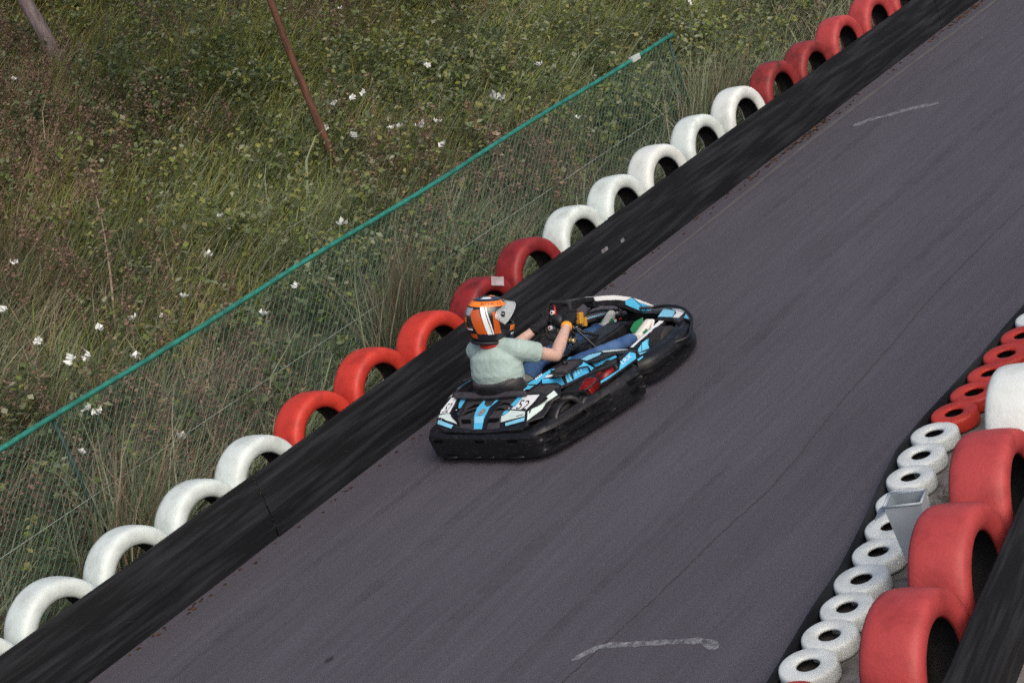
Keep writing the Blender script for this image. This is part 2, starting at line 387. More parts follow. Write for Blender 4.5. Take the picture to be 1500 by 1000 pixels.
# ------------------------------------------------------------------ belts
def belt(name, path, h, th, m, label, lean=0.0, seed=0, cuts=()):
    """upright rubber belt along a plan path; cut into sections that overlap a little"""
    root = empty(name, (path[0][0], path[0][1], 0))
    tag(root, label, 'barrier')
    r = random.Random(seed)
    P = [np.array(p, float) for p in path]
    segs = []; last = 0
    for cidx in list(cuts) + [len(P) - 1]:
        segs.append((last, cidx)); last = cidx
    for k, (a, b) in enumerate(segs):
        V = []; F = []; off = (k % 2) * .003
        hh = h + r.uniform(-.012, .012)
        for i in range(a, b + 1):
            t = P[min(i + 1, len(P) - 1)] - P[max(i - 1, 0)]; t /= np.linalg.norm(t); n = np.array([t[1], -t[0]])
            q = P[i] + n * (off + r.uniform(-.006, .006)); dz = r.uniform(-.004, .004)
            rows = [(0, .0), (.35, .012), (.7, .008), (1, -.006)]
            for f, bul in rows:
                c = q + n * (bul + lean * f); V.append((c[0], c[1], .002 + (hh + dz) * f))
            for f, bul in reversed(rows):
                c = q + n * (bul + lean * f - th); V.append((c[0], c[1], .002 + (hh + dz) * f))
        m8 = 8; cnt = b - a + 1
        for i in range(cnt - 1):
            for j in range(m8):
                F.append((i * m8 + j, i * m8 + (j + 1) % m8, (i + 1) * m8 + (j + 1) % m8, (i + 1) * m8 + j))
        F.append(tuple(range(m8))); F.append(tuple((cnt - 1) * m8 + j for j in range(m8 - 1, -1, -1)))
        o = mesh('belt_section', V, F, m, root, smooth=False); fix_normals(o); soft(o, .004, 2, 60)
    return root
yb = np.arange(-9, 30.01, .4)
B1 = belt('belt_barrier', [(-1.178, y) for y in yb], .485, .014, M['belt'], 'long black rubber belt wall edging the track before the standing painted tyres', 0, 3, cuts=(18, 29, 45, 62, 78))
for (px, py, ln) in ((886, 366, .09), (912, 352, .05)):
    p = on_x(px, py, -1.160)
    box('pale_patch', (-1.1625, p[1], p[2]), (.003, ln, .03), mat('pale scuff', (.16, .16, .165), .8, var=.3), B1)
ROWY = np.arange(-8, 12.01, .4)
B2 = belt('low_belt', [(row_x(y) - .150, y) for y in ROWY], .095, .012, M['belt'], 'low black rubber strip between the asphalt and the small kart tyres', 0, 5)

# ------------------------------------------------------------------ small kart tyres in two layers along the right edge
def kart_tyre_profile(R=.135, w=.046):
    return [(R - .080, -w * .75), (R - .06, -w * .98), (R - .016, -w), (R - .004, -w * .85), (R, -w * .5), (R, w * .5), (R - .004, w * .85), (R - .014, w), (R - .066, w * 1.0), (R - .080, w * .86), (R - .083, w * .6), (R - .02, w * .6), (R - .02, -w * .6), (R - .083, -w * .6)]
_kv, _kf = revolve(kart_tyre_profile(), 32, 'z')
KM = {}
for k in ('white_tyre', 'red_a'):
    me = bpy.data.meshes.new('kart_tyre'); me.from_pydata(_kv, [], _kf); me.update(); me.materials.append(M['white_ring' if k == 'white_tyre' else k]); me.materials.append(M['rubber'])
    me.polygons.foreach_set('use_smooth', [True] * len(me.polygons))
    me.polygons.foreach_set('material_index', [1 if (i % 14) in (10, 11, 12) else 0 for i in range(len(me.polygons))])
    KM[k] = me
NUM = ['one', 'two', 'three', 'four', 'five', 'six', 'seven', 'eight', 'nine', 'ten']
for i, q in enumerate(RINGP):
    mm = 'red_a' if i == 0 else 'white_tyre' if i < 11 else 'red_a' if i < 16 else 'white_tyre' if i < 21 else 'red_a'
    if i == 0: lab = 'small red kart tyre lying at the far end of the ten-long white run'
    elif i < 11: lab = 'small white kart tyre, number %s of the ten-long white run counted from the five reds' % NUM[10 - i]
    elif i < 16: lab = 'small bright red kart tyre lying flat, %s from the ten-long white run' % ORD[i - 11]
    elif i < 21: lab = 'small white kart tyre lying flat, %s past the five bright reds' % ORD[i - 16]
    else: lab = 'small bright red kart tyre lying flat, %s of the far red run' % ORD[i - 21]
    o = bpy.data.objects.new('kart_tyre', KM[mm]); COL.objects.link(o)
    o.location = (q[0] + rnd.uniform(-.008, .008), q[1], .054); o.rotation_euler = (rnd.uniform(-.03, .03), rnd.uniform(-.03, .03), rnd.uniform(0, 6)); sc_ = rnd.uniform(1.0, 1.06); o.scale = (sc_, sc_, 1)
    tag(o, lab, 'tyre', 'small kart tyres lying along the track edge')

# ------------------------------------------------------------------ second row of big tyres on the divider and its belt
RB = [(4.61, -4.54, 'red_c'), (4.49, -3.85, 'red_c'), (4.37, -3.15, 'red_c'), (4.25, -2.46, 'red_c'), (4.13, -1.77, 'red_c'), (3.985, -1.06, 'white_tyre_b'), (3.93, -.36, 'white_tyre_b'), (3.92, .32, 'white_tyre_b'), (3.92, 1.0, 'white_tyre_b'), (3.93, 1.68, 'white_tyre_b'), (3.94, 2.36, 'red_c'), (3.95, 3.04, 'red_c')]
for i, (x, y, c) in enumerate(RB):
    if i > 9: lab = 'large faded red tyre on the divider, %s past the five large white ones' % ORD[i - 10]
    elif c == 'red_c': lab = 'large faded red tyre standing on the divider, %s from the large white tyres' % ORD[4 - i]
    else: lab = 'large white tyre standing on the divider, %s from the large red tyres' % ORD[i - 5]
    big_tyre(x + .085, y - .01, .345, c, lab, 'large painted tyres standing on the divider', yaw=.17 if i < 6 else .05, sc=1.06)
bp = [(RB[0][0] + .62, -6.6), (RB[0][0] + .42, -5.4)] + [(x + .30, y) for x, y, c in RB] + [(4.26, 4.0), (4.3, 7.0)]
bp = [(float(np.interp(y, [q[1] for q in bp], [q[0] for q in bp])), float(y)) for y in np.arange(-6.6, 7.0, .3)]
B3 = belt('belt_barrier', bp, .50, .014, M['belt'], 'black rubber belt fixed to the large tyres of the divider', 0, 8, cuts=(20,))

# ------------------------------------------------------------------ grey sheet-metal bin on the divider
def bin_():
    root = empty('metal_bin', (3.955, -2.155, 0))
    tag(root, 'grey galvanised tapered bin with open top beside the small white kart tyres', 'bin')
    cx, cy, top = 3.955, -2.155, .58
    R = Matrix.Rotation(.25, 3, 'Z')
    def rect(hx, hy, z, ox=0, oy=0): return [tuple(R @ Vector((sx * hx + ox, sy * hy + oy, 0)) + Vector((cx, cy, z))) for sx, sy in ((-1, -1), (1, -1), (1, 1), (-1, 1))]
    V = rect(.040, .035, .01) + rect(.088, .066, top) + rect(.078, .056, top) + rect(.034, .028, .03)
    F = [(3, 2, 1, 0)] + [(i, (i + 1) % 4, 4 + (i + 1) % 4, 4 + i) for i in range(4)] + [(4 + i, 4 + (i + 1) % 4, 8 + (i + 1) % 4, 8 + i) for i in range(4)]
    o = mesh('body', V, F, M['zinc'], root); fix_normals(o)
    F2 = [(0, 1, 2, 3)] + [(4 + i, i, (i + 1) % 4, 4 + (i + 1) % 4) for i in range(4)]
    mesh('lining', rect(.033, .027, .30) + rect(.077, .055, top - .001), F2, M['zinc_in'], root)
    for (a, b) in ((0, 1), (1, 2), (2, 3), (3, 0)):
        P = rect(.089, .067, top + .003); tube('rim', [P[a], P[b]], .006, M['zinc'], root, 8)
    # folded side wing with hooks
    wv = [tuple(R @ Vector(v) + Vector((cx, cy, 0))) for v in ((-.090, -.066, top - .02), (-.090, .060, top - .02), (-.150, .045, top - .06), (-.150, -.060, top - .06), (-.090, -.066, top - .03), (-.090, .060, top - .03), (-.150, .045, top - .068), (-.150, -.060, top - .068))]
    wi = mesh('side_flap', wv, [(0, 1, 2, 3), (7, 6, 5, 4), (0, 3, 7, 4), (1, 5, 6, 2), (2, 6, 7, 3), (0, 4, 5, 1)], M['zinc'], root)
bin_()

# ------------------------------------------------------------------ fence
def fence():
    root = empty('wire_fence', (-2.2, 5.63, 0))
    tag(root, 'green wire mesh fence with round top rail below the weedy bank', 'fence')
    fx = -2.2; y0, y1 = -9.0, 5.63; zt = 1.255
    P = [(fx + .012 * math.sin(y * 1.1), y, zt + .008 * math.sin(y * 2.2 + 1)) for y in np.arange(y0, y1 + .01, .5)]
    tube('rail', P + [(fx, y1, zt)], .021, M['green_rail'], root, 10)
    cp = on_x(930, 88, fx)
    box('clip', (fx + .004, cp[1], zt), (.055, .13, .055), mat('pale clip', (.42, .46, .44), .6), root, None, .008)
    for y in (y1 - .05, -2.38, -5.4, -8.2):
        zb = float(bank_z(fx, y)) - .05
        o = tube('post', [(fx - .035, y, zb), (fx - .035, y, zt + .02)], .017, M['green_post'], root, 10)
    for z, rr in ((.63, .0018), (.12, .002), (1.21, .002)):
        tube('tension_wire', [(fx + .003, y, z + .07 + .006 * math.sin(y)) if z == .63 and False else (fx + .003, y, z) for y in np.arange(y0, y1, 1.0)] + [(fx + .003, y1 - .05, z)], rr, M['wire'] if z == .63 else M['green_wire'], root, 5)
    # diamond wire mesh, one part
    zb, zt2, st = .06, 1.235, .062; hh = zt2 - zb; parts = []
    for s in (1, -1):
        y = y0 - hh
        while y < y1 + hh:
            a, b = (y, zb), (y + s * hh, zt2)
            # clip to the run of the fence
            (ya, za), (yb_, zb_) = a, b
            def clip(p, q):
                (y1_, z1_), (y2_, z2_) = p, q
                out = []
                for (yy, zz), (oy, oz) in ((p, q), (q, p)):
                    lim = min(max(yy, y0), y1 - .06)
                    if abs(oy - yy) > 1e-6: zz = zz + (oz - zz) * (lim - yy) / (oy - yy)
                    out.append((lim, zz))
                return out
            if not (max(ya, yb_) < y0 or min(ya, yb_) > y1 - .06):
                (ya, za), (yb_, zb_) = clip(a, b)
                if abs(ya - yb_) > .01: parts.append(tube_geo([(fx + s * .0012, ya, za), (fx + s * .0012, yb_, zb_)], .0015, 3, False))
            y += st
    v, f = merge(parts)
    o = mesh('wire_mesh', v, f, M['green_wire'], root); tag(o, kind='stuff')
fence()
# ================================================================== VEGETATION
def np_mesh(name, V, loops, sizes, tint, m, parent=None):
    """V (n,3), loops flat vertex indices, sizes of faces, tint (n,3) per vertex"""
    me = bpy.data.meshes.new(name)
    me.vertices.add(len(V)); me.vertices.foreach_set('co', V.astype(np.float32).ravel())
    me.loops.add(len(loops)); me.loops.foreach_set('vertex_index', loops.astype(np.int32))
    me.polygons.add(len(sizes)); st = np.concatenate([[0], np.cumsum(sizes)[:-1]]).astype(np.int32)
    me.polygons.foreach_set('loop_start', st)
    me.update(calc_edges=True)
    ca = me.color_attributes.new('tint', 'FLOAT_COLOR', 'POINT')
    c4 = np.ones((len(V), 4), np.float32); c4[:, :3] = tint; ca.data.foreach_set('color', c4.ravel())
    me.materials.append(m)
    return link(name, me, parent)
def in_view(P, margin=230):
    q = P - CAM; c = q @ _fw
    px = 750 + FPX * (q @ _ir) / c; py = 500 - FPX * (q @ _iu) / c
    return (px > -margin) & (px < 1500 + margin) & (py > -margin) & (py < 1000 + margin) & (c > 0)
def fnoise(x, y, s, seed=0):
    k = seed * 1.37
    return (np.sin(x * s + 1.1 * k + 1.7 * np.sin(y * s * .8 + k)) + np.sin(y * s * 1.2 + 2.3 * k + 1.5 * np.sin(x * s * .7 - k)) + .6 * np.sin((x + y) * s * 2.1 + k)) / 2.6
def scatter(n, x0, x1, y0=-7.5, y1=21.0, keep=None, margin=230):
    x = rng.uniform(x0, x1, n); y = rng.uniform(y0, y1, n)
    z = bank_z(x, y); P = np.stack([x, y, z], 1)
    ok = in_view(P + np.array([0, 0, .3]), margin)
    if keep is not None: ok &= rng.uniform(0, 1, n) < keep(x, y)
    return P[ok]
def blades(name, P, length, width, lean, cols, arch=.5, lean_dir=1.35, spread=1.1, seg=3, vary=.25):
    n = len(P)
    L = length * rng.uniform(.55, 1.25, n); W = width * rng.uniform(.6, 1.4, n)
    az = lean_dir + rng.normal(0, spread, n)
    ln = np.clip(lean + rng.normal(0, .18, n), .02, 1.2)
    d = np.stack([np.cos(az), np.sin(az), np.zeros(n)], 1)
    fa = rng.uniform(0, 2 * PI, n); wd = np.stack([np.cos(fa), np.sin(fa), np.zeros(n)], 1) * .6 + np.stack([-np.sin(az), np.cos(az), np.zeros(n)], 1) * .6
    wd /= np.linalg.norm(wd, axis=1, keepdims=True) + 1e-6
    up = np.array([0, 0, 1.0]); V = np.zeros((n, seg * 2 + 1, 3)); pos = P.copy()
    for k in range(seg + 1):
        t = k / seg
        ang = ln + arch * t * 2.0 * rng.uniform(.7, 1.3, n) * .8
        if k: pos = pos + (d * np.sin(ang)[:, None] + up * np.cos(ang)[:, None]) * (L / seg)[:, None]
        wv = W * (1 - t) ** .7 * .5
        if k < seg:
            V[:, 2 * k] = pos - wd * wv[:, None]; V[:, 2 * k + 1] = pos + wd * wv[:, None]
        else: V[:, 2 * seg] = pos
    m = seg * 2 + 1; base = (np.arange(n) * m)[:, None]
    quads = np.concatenate([base + np.array([[2 * k, 2 * k + 1, 2 * k + 3, 2 * k + 2]]) for k in range(seg - 1)], 0)
    tris = base + np.array([[2 * seg - 2, 2 * seg - 1, 2 * seg]])
    loops = np.concatenate([quads.ravel(), tris.ravel()]); sizes = np.concatenate([np.full(len(quads), 4), np.full(len(tris), 3)])
    cols = np.array(cols); ci = rng.integers(0, len(cols), n)
    tint = cols[ci] * rng.uniform(1 - vary, 1 + vary, (n, 1)) * (1 + .45 * fnoise(P[:, 0], P[:, 1], 1.7, 7))[:, None]
    o = np_mesh(name, V.reshape(-1, 3), loops, sizes, np.repeat(tint, m, 0), M['leaf'])
    return o
def leaf_cloud(name, C, size, cols, droop=.5, vary=.3, parent=None, narrow=.45):
    """pointed leaves (two folded triangles each way) at points C"""
    n = len(C); s = size * rng.uniform(.5, 1.4, n)
    az = rng.uniform(0, 2 * PI, n); el = rng.normal(-droop * .4, .5, n)
    d = np.stack([np.cos(az) * np.cos(el), np.sin(az) * np.cos(el), np.sin(el)], 1)
    side = np.stack([-np.sin(az), np.cos(az), rng.normal(0, .35, n)], 1); side /= np.linalg.norm(side, axis=1, keepdims=True)
    up = np.cross(d, side)
    V = np.zeros((n, 4, 3)); V[:, 0] = C; V[:, 2] = C + d * s[:, None] + up * (s * .05)[:, None]
    mid = C + d * (s * .45)[:, None] + up * (s * .10)[:, None]
    V[:, 1] = mid - side * (s * narrow)[:, None]; V[:, 3] = mid + side * (s * narrow)[:, None]
    base = (np.arange(n) * 4)[:, None]; tri = np.concatenate([base + np.array([[0, 1, 2]]), base + np.array([[0, 2, 3]])], 0)
    cols = np.array(cols); tint = cols[rng.integers(0, len(cols), n)] * rng.uniform(1 - vary, 1 + vary, (n, 1))
    return np_mesh(name, V.reshape(-1, 3), tri.ravel(), np.full(len(tri), 3), np.repeat(tint, 4, 0), M['leaf'], parent)
def stuff(o, label, cat): return tag(o, label, cat, kind='stuff')

GREY_G = [(.185, .225, .125), (.235, .27, .165), (.15, .195, .10), (.32, .335, .235)]
YEL_G = [(.215, .255, .068), (.275, .29, .085), (.165, .225, .058), (.32, .30, .12)]
DARK_G = [(.098, .135, .058), (.125, .165, .072), (.082, .112, .055)]
STRAW = [(.33, .25, .175), (.28, .20, .145), (.40, .33, .24), (.24, .165, .125)]
BROWN = [(.24, .15, .115), (.29, .185, .14), (.20, .125, .095), (.31, .22, .165)]

bright = lambda x, y: np.clip(.25 + 1.0 * np.exp(-((y - 6.5) / 4.5) ** 2 - ((x + 6.0) / 3.4) ** 2), 0, 1)
brownz = lambda x, y: np.clip(.30 + .95 * fnoise(x, y, 1.15, 3) + .28 * (x < -6.5) * (y < 7) + .12 * (y < 2) - .55 * np.exp(-((y - 7) / 4.5) ** 2), 0.02, 1)
darkz = lambda x, y: np.clip(.30 + .95 * fnoise(x, y, .8, 5), .03, 1)

stuff(blades('meadow_grass', scatter(95000, -6.5, -1.80, keep=lambda x, y: np.clip(.45 + .5 * fnoise(x, y, 1.3, 1), .1, 1)), .66, .015, .55, GREY_G, .6, spread=.75), 'long arching grey green grass around the fence', 'grass')
stuff(blades('meadow_grass', scatter(170000, -17, -4.0, keep=lambda x, y: np.clip(.30 + .5 * bright(x, y) + .35 * fnoise(x, y, 1.2, 2), .08, 1)), .60, .016, .55, YEL_G, .5, spread=.75), 'yellow green grass growing up the bank', 'grass')
stuff(blades('dry_grass', scatter(130000, -17, -2.3, keep=lambda x, y: brownz(x, y) * 1.0), .68, .012, .55, STRAW, .45, spread=.75), 'dry straw coloured grass standing among the green weeds', 'grass')
stuff(blades('broad_grass', scatter(5200, -7.0, -1.85, keep=lambda x, y: np.clip(.35 + .8 * fnoise(x, y, 1.5, 9), .03, 1)), .85, .034, .5, GREY_G + [(.22, .25, .16)], .7, spread=.6, seg=4), 'broad pale grass blades arching over around the fence', 'grass')
tp = []
for (ty, sy, n0) in ((.60, .16, 420), (-2.38, .20, 260), (5.5, .22, 420), (.72, .1, 200)):
    tp += [(rnd.gauss(-2.08, .10), rnd.gauss(ty, sy), .08) for _ in range(n0)]
tp = np.array(tp); stuff(blades('tall_grass', tp, 1.05, .013, .25, GREY_G + STRAW[:2], .35, spread=.8), 'tall grass tufts grown through the fence at its posts', 'grass')
def weeds(name, P, h, nl, size, cols, scols, label, narrow=.36, rad=.17):
    n = len(P); hh = h * rng.uniform(.5, 1.3, n)
    k = np.repeat(np.arange(n), nl); t = rng.uniform(.15, 1, len(k)) ** .7
    ang = rng.uniform(0, 2 * PI, len(k)); r = rad * np.sqrt(rng.uniform(0, 1, len(k))) * (1.15 - .6 * t)
    lean = rng.normal(0, .16, (n, 2)) + np.array([.0, .10])
    C = P[k] + np.stack([np.cos(ang) * r, np.sin(ang) * r, t * hh[k]], 1)
    C[:, :2] += lean[k] * (t * hh[k])[:, None]
    stuff(leaf_cloud(name, C, size, cols, narrow=narrow), label, 'weeds')
weeds('leafy_weeds', scatter(6200, -17, -2.0, keep=lambda x, y: darkz(x, y)), .50, 34, .068, DARK_G + GREY_G[:1], None, 'dense dark leafy weeds covering the bank')
weeds('leafy_weeds', scatter(8200, -16, -2.6, keep=lambda x, y: np.clip(bright(x, y) * .85 + .45 * fnoise(x, y, 1.0, 8), .05, 1)), .55, 34, .064, YEL_G + GREY_G, None, 'brighter green leafy weeds on the middle of the bank')
# red-brown seed heads (sorrel and dock)
Ps = scatter(6800, -16, -2.2, keep=lambda x, y: brownz(x, y))
n = len(Ps); hh = rng.uniform(.45, .95, n); nl = 60
k = np.repeat(np.arange(n), nl); t = rng.uniform(.45, 1, len(k)); lean = rng.normal(0, .12, (n, 2)) + np.array([0, .14])
C = Ps[k] + np.stack([rng.normal(0, .024, len(k)), rng.normal(0, .024, len(k)), t * hh[k]], 1); C[:, :2] += lean[k] * (t * hh[k])[:, None]
stuff(leaf_cloud('seed_heads', C, .026, BROWN, narrow=.6), 'red brown dry seed heads of sorrel on the bank', 'weeds')
# low leaf litter high on the bank near the trunks, and dead leaves along the belt foot
Pl = scatter(16000, -17, -9.5, keep=lambda x, y: np.clip((-x - 9.5) / 2, 0, 1) * (y < 9)); Pl[:, 2] += rng.uniform(.02, .30, len(Pl))
stuff(leaf_cloud('fallen_leaves', Pl, .09, [(.15, .06, .02), (.12, .075, .02), (.09, .09, .025), (.17, .09, .03)], droop=0), 'orange brown leaf litter high on the bank around the trunks', 'leaves')
nl_ = 420; yy = np.concatenate([rng.normal(5.6, .5, 120), rng.normal(9.8, .8, 160), rng.uniform(-4, 12, 140)]); Pb = np.stack([-1.135 + np.abs(rng.normal(0, .035, nl_)), yy, np.full(nl_, .008)], 1)
lf = leaf_cloud('fallen_leaves', Pb, .035, [(.20, .085, .03), (.13, .06, .03), (.08, .05, .03)], droop=0); lf.scale = (1, 1, 1)
lfv = np.zeros(len(lf.data.vertices) * 3, np.float32); lf.data.vertices.foreach_get('co', lfv); lfv = lfv.reshape(-1, 3); lfv[:, 2] = .006 + np.abs(lfv[:, 2] - .008) * .25; lf.data.vertices.foreach_set('co', lfv.ravel())
stuff(lf, 'rusty dead leaves gathered along the foot of the belt', 'leaves')
# small grass on the divider
xd = []; 
for _ in range(2600):
    y = rnd.uniform(-3.8, .8); xd.append((row_x(y) + .17 + abs(rnd.gauss(0, .11)) + (.0 if rnd.random() < .5 else .16), y, .008))
xd = np.array(xd); xd = xd[fnoise(xd[:, 0] * 3, xd[:, 1] * 2.2, 1.6, 4) > .25]
stuff(blades('sparse_grass', xd, .07, .006, .5, STRAW + GREY_G, .5), 'sparse short grass in the gap between the tyre rows', 'grass')

# ------------------------------------------------------------------ white wildflowers, one by one
def flower_mesh():
    V = [(0, 0, .0)]; F = []
    for p in range(5):
        a0 = 2 * PI * p / 5; i0 = len(V)
        g_ = rnd.uniform(.6, 1.15)
        for da, r, z in ((-.40, .35, .010), (-.62, .75, .024), (-.30, 1.0, .030), (.25, 1.0, .018), (.60, .8, .026), (.40, .35, .010)):
            V.append((math.cos(a0 + da) * r * .042 * g_, math.sin(a0 + da) * r * .042 * g_, z * rnd.uniform(.6, 1.6)))
        F.append((0, *range(i0, i0 + 6)))
    me = bpy.data.meshes.new('petals'); me.from_pydata(V, [], F); me.materials.append(M['flower'])
    v, f = tube_geo([(0, 0, 0), (.02, .0, -.15), (.0, .02, -.38)], [.004, .005, .006], 5)
    ms = bpy.data.meshes.new('stem'); ms.from_pydata(v, [], f); ms.materials.append(mat('flower stem', (.07, .10, .04), .8))
    return me, ms
FM, FS = flower_mesh()
fl = [(195, 467), (240, 464), (145, 483), (303, 373), (108, 527), (132, 524), (198, 525), (145, 608), (118, 664), (132, 600), (535, 137), (516, 145), (490, 155), (515, 200), (478, 187), (573, 190), (584, 187), (622, 181), (614, 186), (650, 215), (727, 146), (846, 175), (790, 97), (8, 455), (22, 386), (322, 318), (625, 97), (262, 640), (385, 462), (268, 436), (500, 14), (1008, 6), (640, 180), (498, 330), (20, 118), (436, 420), (56, 500)]
for (px, py) in fl:
    p = hit_bank(px, py, .48)
    if p is None: continue
    o = empty('wildflower', tuple(p))
    rail_y = 662 - .621 * px
    if (px, py) == (727, 146): lab, grp = 'largest white wildflower, alone on the green slope above the rail', None
    elif py > rail_y and px < 300: lab, grp = 'white wildflower seen through the wire mesh by the white tyres', 'white wildflowers behind the wire by the white tyres'
    elif py > rail_y: lab, grp = 'white wildflower seen through the wire mesh near the red tyres', 'white wildflowers behind the wire by the red tyres'
    elif 460 < px < 700 and py < 230: lab, grp = 'white wildflower in the drift beside the pine stem', 'white wildflowers beside the pine stem'
    elif px < 330 and py > 300: lab, grp = 'white wildflower below the tall dry stalk, just above the rail', 'white wildflowers below the tall dry stalk'
    elif px < 330: lab, grp = 'white wildflower high on the bank under the pale trunk', 'white wildflowers under the pale trunk'
    else: lab, grp = 'single white wildflower scattered high on the open bank', 'white wildflowers scattered high on the bank'
    tag(o, lab, 'flower', grp)
    for nm, me in (('petals', FM), ('stem', FS)):
        c = bpy.data.objects.new(nm, me); COL.objects.link(c); c.parent = o
    # flowers face up and towards the open track
    o.rotation_euler = (rnd.uniform(-.3, 1.2), rnd.uniform(-.2, 1.1), rnd.uniform(-3, 3)); s = rnd.uniform(.8, 1.4) * (1.5 if (px, py) == (727, 146) else 1); o.scale = (s, s, s)

# ------------------------------------------------------------------ tree trunks on the bank (crowns are above the frame)
def tree(name, px, py, top_px, wpx, height, m, label, crown_cols, lean_seed):
    b = hit_bank(px, py); dist = float(np.dot(b - CAM, _fw)); r0 = wpx / FPX * dist / 2
    r = random.Random(lean_seed)
    root = empty(name, (b[0], b[1], b[2])); tag(root, label, 'tree')
    # direction of the stem from where it leaves the picture, at the same depth
    q = on_plane(*top_px, b, _fw * np.array([1, 1, 0])); d = (q - b); d = d / d[2]
    d = np.clip(d, -.35, .35); d[2] = 1
    P = [Vector(b) + Vector((d[0] * h + .05 * math.sin(h * 1.3 + lean_seed), d[1] * h + .05 * math.cos(h * 1.1), h)) for h in np.linspace(-.15, height, 12)]
    R = [r0 * (1.35 if i == 0 else 1 - .75 * i / 11) for i in range(12)]
    parts = [tube_geo(P, R, 12)]; tips = []
    for k in range(9):
        i = r.randint(5, 10); a = r.uniform(0, 6.28); L = height * r.uniform(.18, .32)
        e = P[i] + Vector((math.cos(a) * L, math.sin(a) * L, L * r.uniform(.3, .8))); mid = (P[i] + e) / 2 + Vector((0, 0, -.1 * L))
        parts.append(tube_geo([P[i], mid, e], [R[i] * .55, R[i] * .35, R[i] * .1], 7)); tips += [mid, e, (mid + e) / 2]
    tips.append(P[-1])
    v, f = merge(parts); mesh('trunk', v, f, m, root, smooth=True)
    C = np.concatenate([np.array(t)[None] + rng.normal(0, height * .075, (160, 3)) for t in tips])
    leaf_cloud('crown', C, .11, crown_cols, parent=root)
tree('birch_tree', 82, 100, (30, 0), 22, 7.0, M['bark_pale'], 'pale barked tree trunk standing high on the bank among leaf litter', YEL_G, 1)
tree('birch_tree', 352, 16, (345, -40), 19, 7.5, M['bark_pale'], 'grey pale trunk rooted at the top of the bank near the pine stem', GREY_G, 2)
tree('pine_tree', 494, 262, (402, 0), 13, 6.0, M['bark_red'], 'thin reddish brown tree stem leaning up out of the weeds', DARK_G, 3)
def stalk(px, py, top, m, label, rad=.012, heads=True):
    b = hit_bank(px, py); q = on_plane(*top, b, _fw * np.array([1, 1, 0])); root = empty('dry_stalk', tuple(b)); tag(root, label, 'plant')
    P = smooth_path([b, (b + q) / 2 + np.array([.02, .03, 0]), q], 5); n = len(P)
    v, f = tube_geo(P, [rad * (1 - .7 * i / n) for i in range(n)], 7); mesh('stem', v, f, m, root, smooth=True)
    C = np.concatenate([np.array(P[i])[None] + rng.normal(0, .035, (30, 3)) for i in range(n // 2, n)]); tag(leaf_cloud('seed_head', C, .045, STRAW, parent=root), kind='stuff')
M['straw'] = mat('straw stem', (.30, .24, .17), .85, var=.3)
stalk(170, 490, (132, 245), M['straw'], 'tall pale dry stalk with withered heads left of the pine stem', .013)
stalk(735, 330, (720, 190), M['straw'], 'pale dry stalk standing just above the green rail')
# ================================================================== GO-KART
M['plastic'] = mat('black plastic', (.008, .008, .010), .40, spec=.4, col2=(.022, .022, .025), vscale=14, detail=8, bump=.12, bscale=90, rvar=.12, lo=.4, hi=.75)
M['bumper'] = mat('scuffed black bumper plastic', (.007, .0072, .009), .42, spec=.4, col2=(.050, .051, .056), vscale=26, stretch=(1, .5, 2.6), detail=10, bump=.15, bscale=60, rvar=.14, lo=.56, hi=.92)
M['grey_plastic'] = mat('dark grey plastic', (.040, .036, .040), .5, var=.2, vscale=30)
M['blue'] = mat('sky blue sticker', (.085, .48, .76), .38, spec=.5, var=.10, vscale=8)
M['blue_shaded'] = mat('shaded blue sticker', (.055, .39, .69), .38, spec=.5, var=.12, vscale=8)  # darker copy of the blue, shade of side faces put into the colour
M['pale_blue'] = mat('pale blue sticker', (.22, .58, .78), .4, var=.08, vscale=10)
M['decal_white'] = mat('white sticker', (.76, .78, .80), .4, var=.06, vscale=12)
M['decal_mint'] = mat('pale mint sticker', (.58, .69, .66), .42, var=.08, vscale=12)
M['slot_shade'] = mat('painted slot shade', (.004, .004, .004), 1.0, spec=.05)  # near-black colour painting the shade inside slots and vents
M['ink'] = mat('black print', (.012, .012, .015), .5)
M['steel'] = mat('chromed steel', (.55, .55, .56), .25, metal=1.0)
M['tube_black'] = mat('black painted tube', (.012, .012, .013), .35)
M['engine_red'] = mat('red engine cowling', (.26, .008, .010), .4, var=.4, vscale=20)
M['engine_dark'] = mat('dark engine metal', (.03, .03, .032), .5, metal=.4, var=.4, vscale=30)
M['slick'] = mat('kart slick rubber', (.016, .015, .016), .7, var=.35, vscale=40)
M['green_pad'] = mat('green pedal paint', (.012, .20, .075), .45)
M['gold'] = mat('brass yellow bracket', (.62, .30, .04), .4, metal=.2)
M['red_part'] = mat('red anodised part', (.45, .02, .02), .35, metal=.3)
M['foam'] = mat('black wheel grip', (.012, .012, .012), .75, bump=.3, bscale=300)

kart = empty('go_kart', (-.02, .1, 0))
tag(kart, 'black and sky blue rental go-kart numbered 52 driving on the track', 'go-kart')

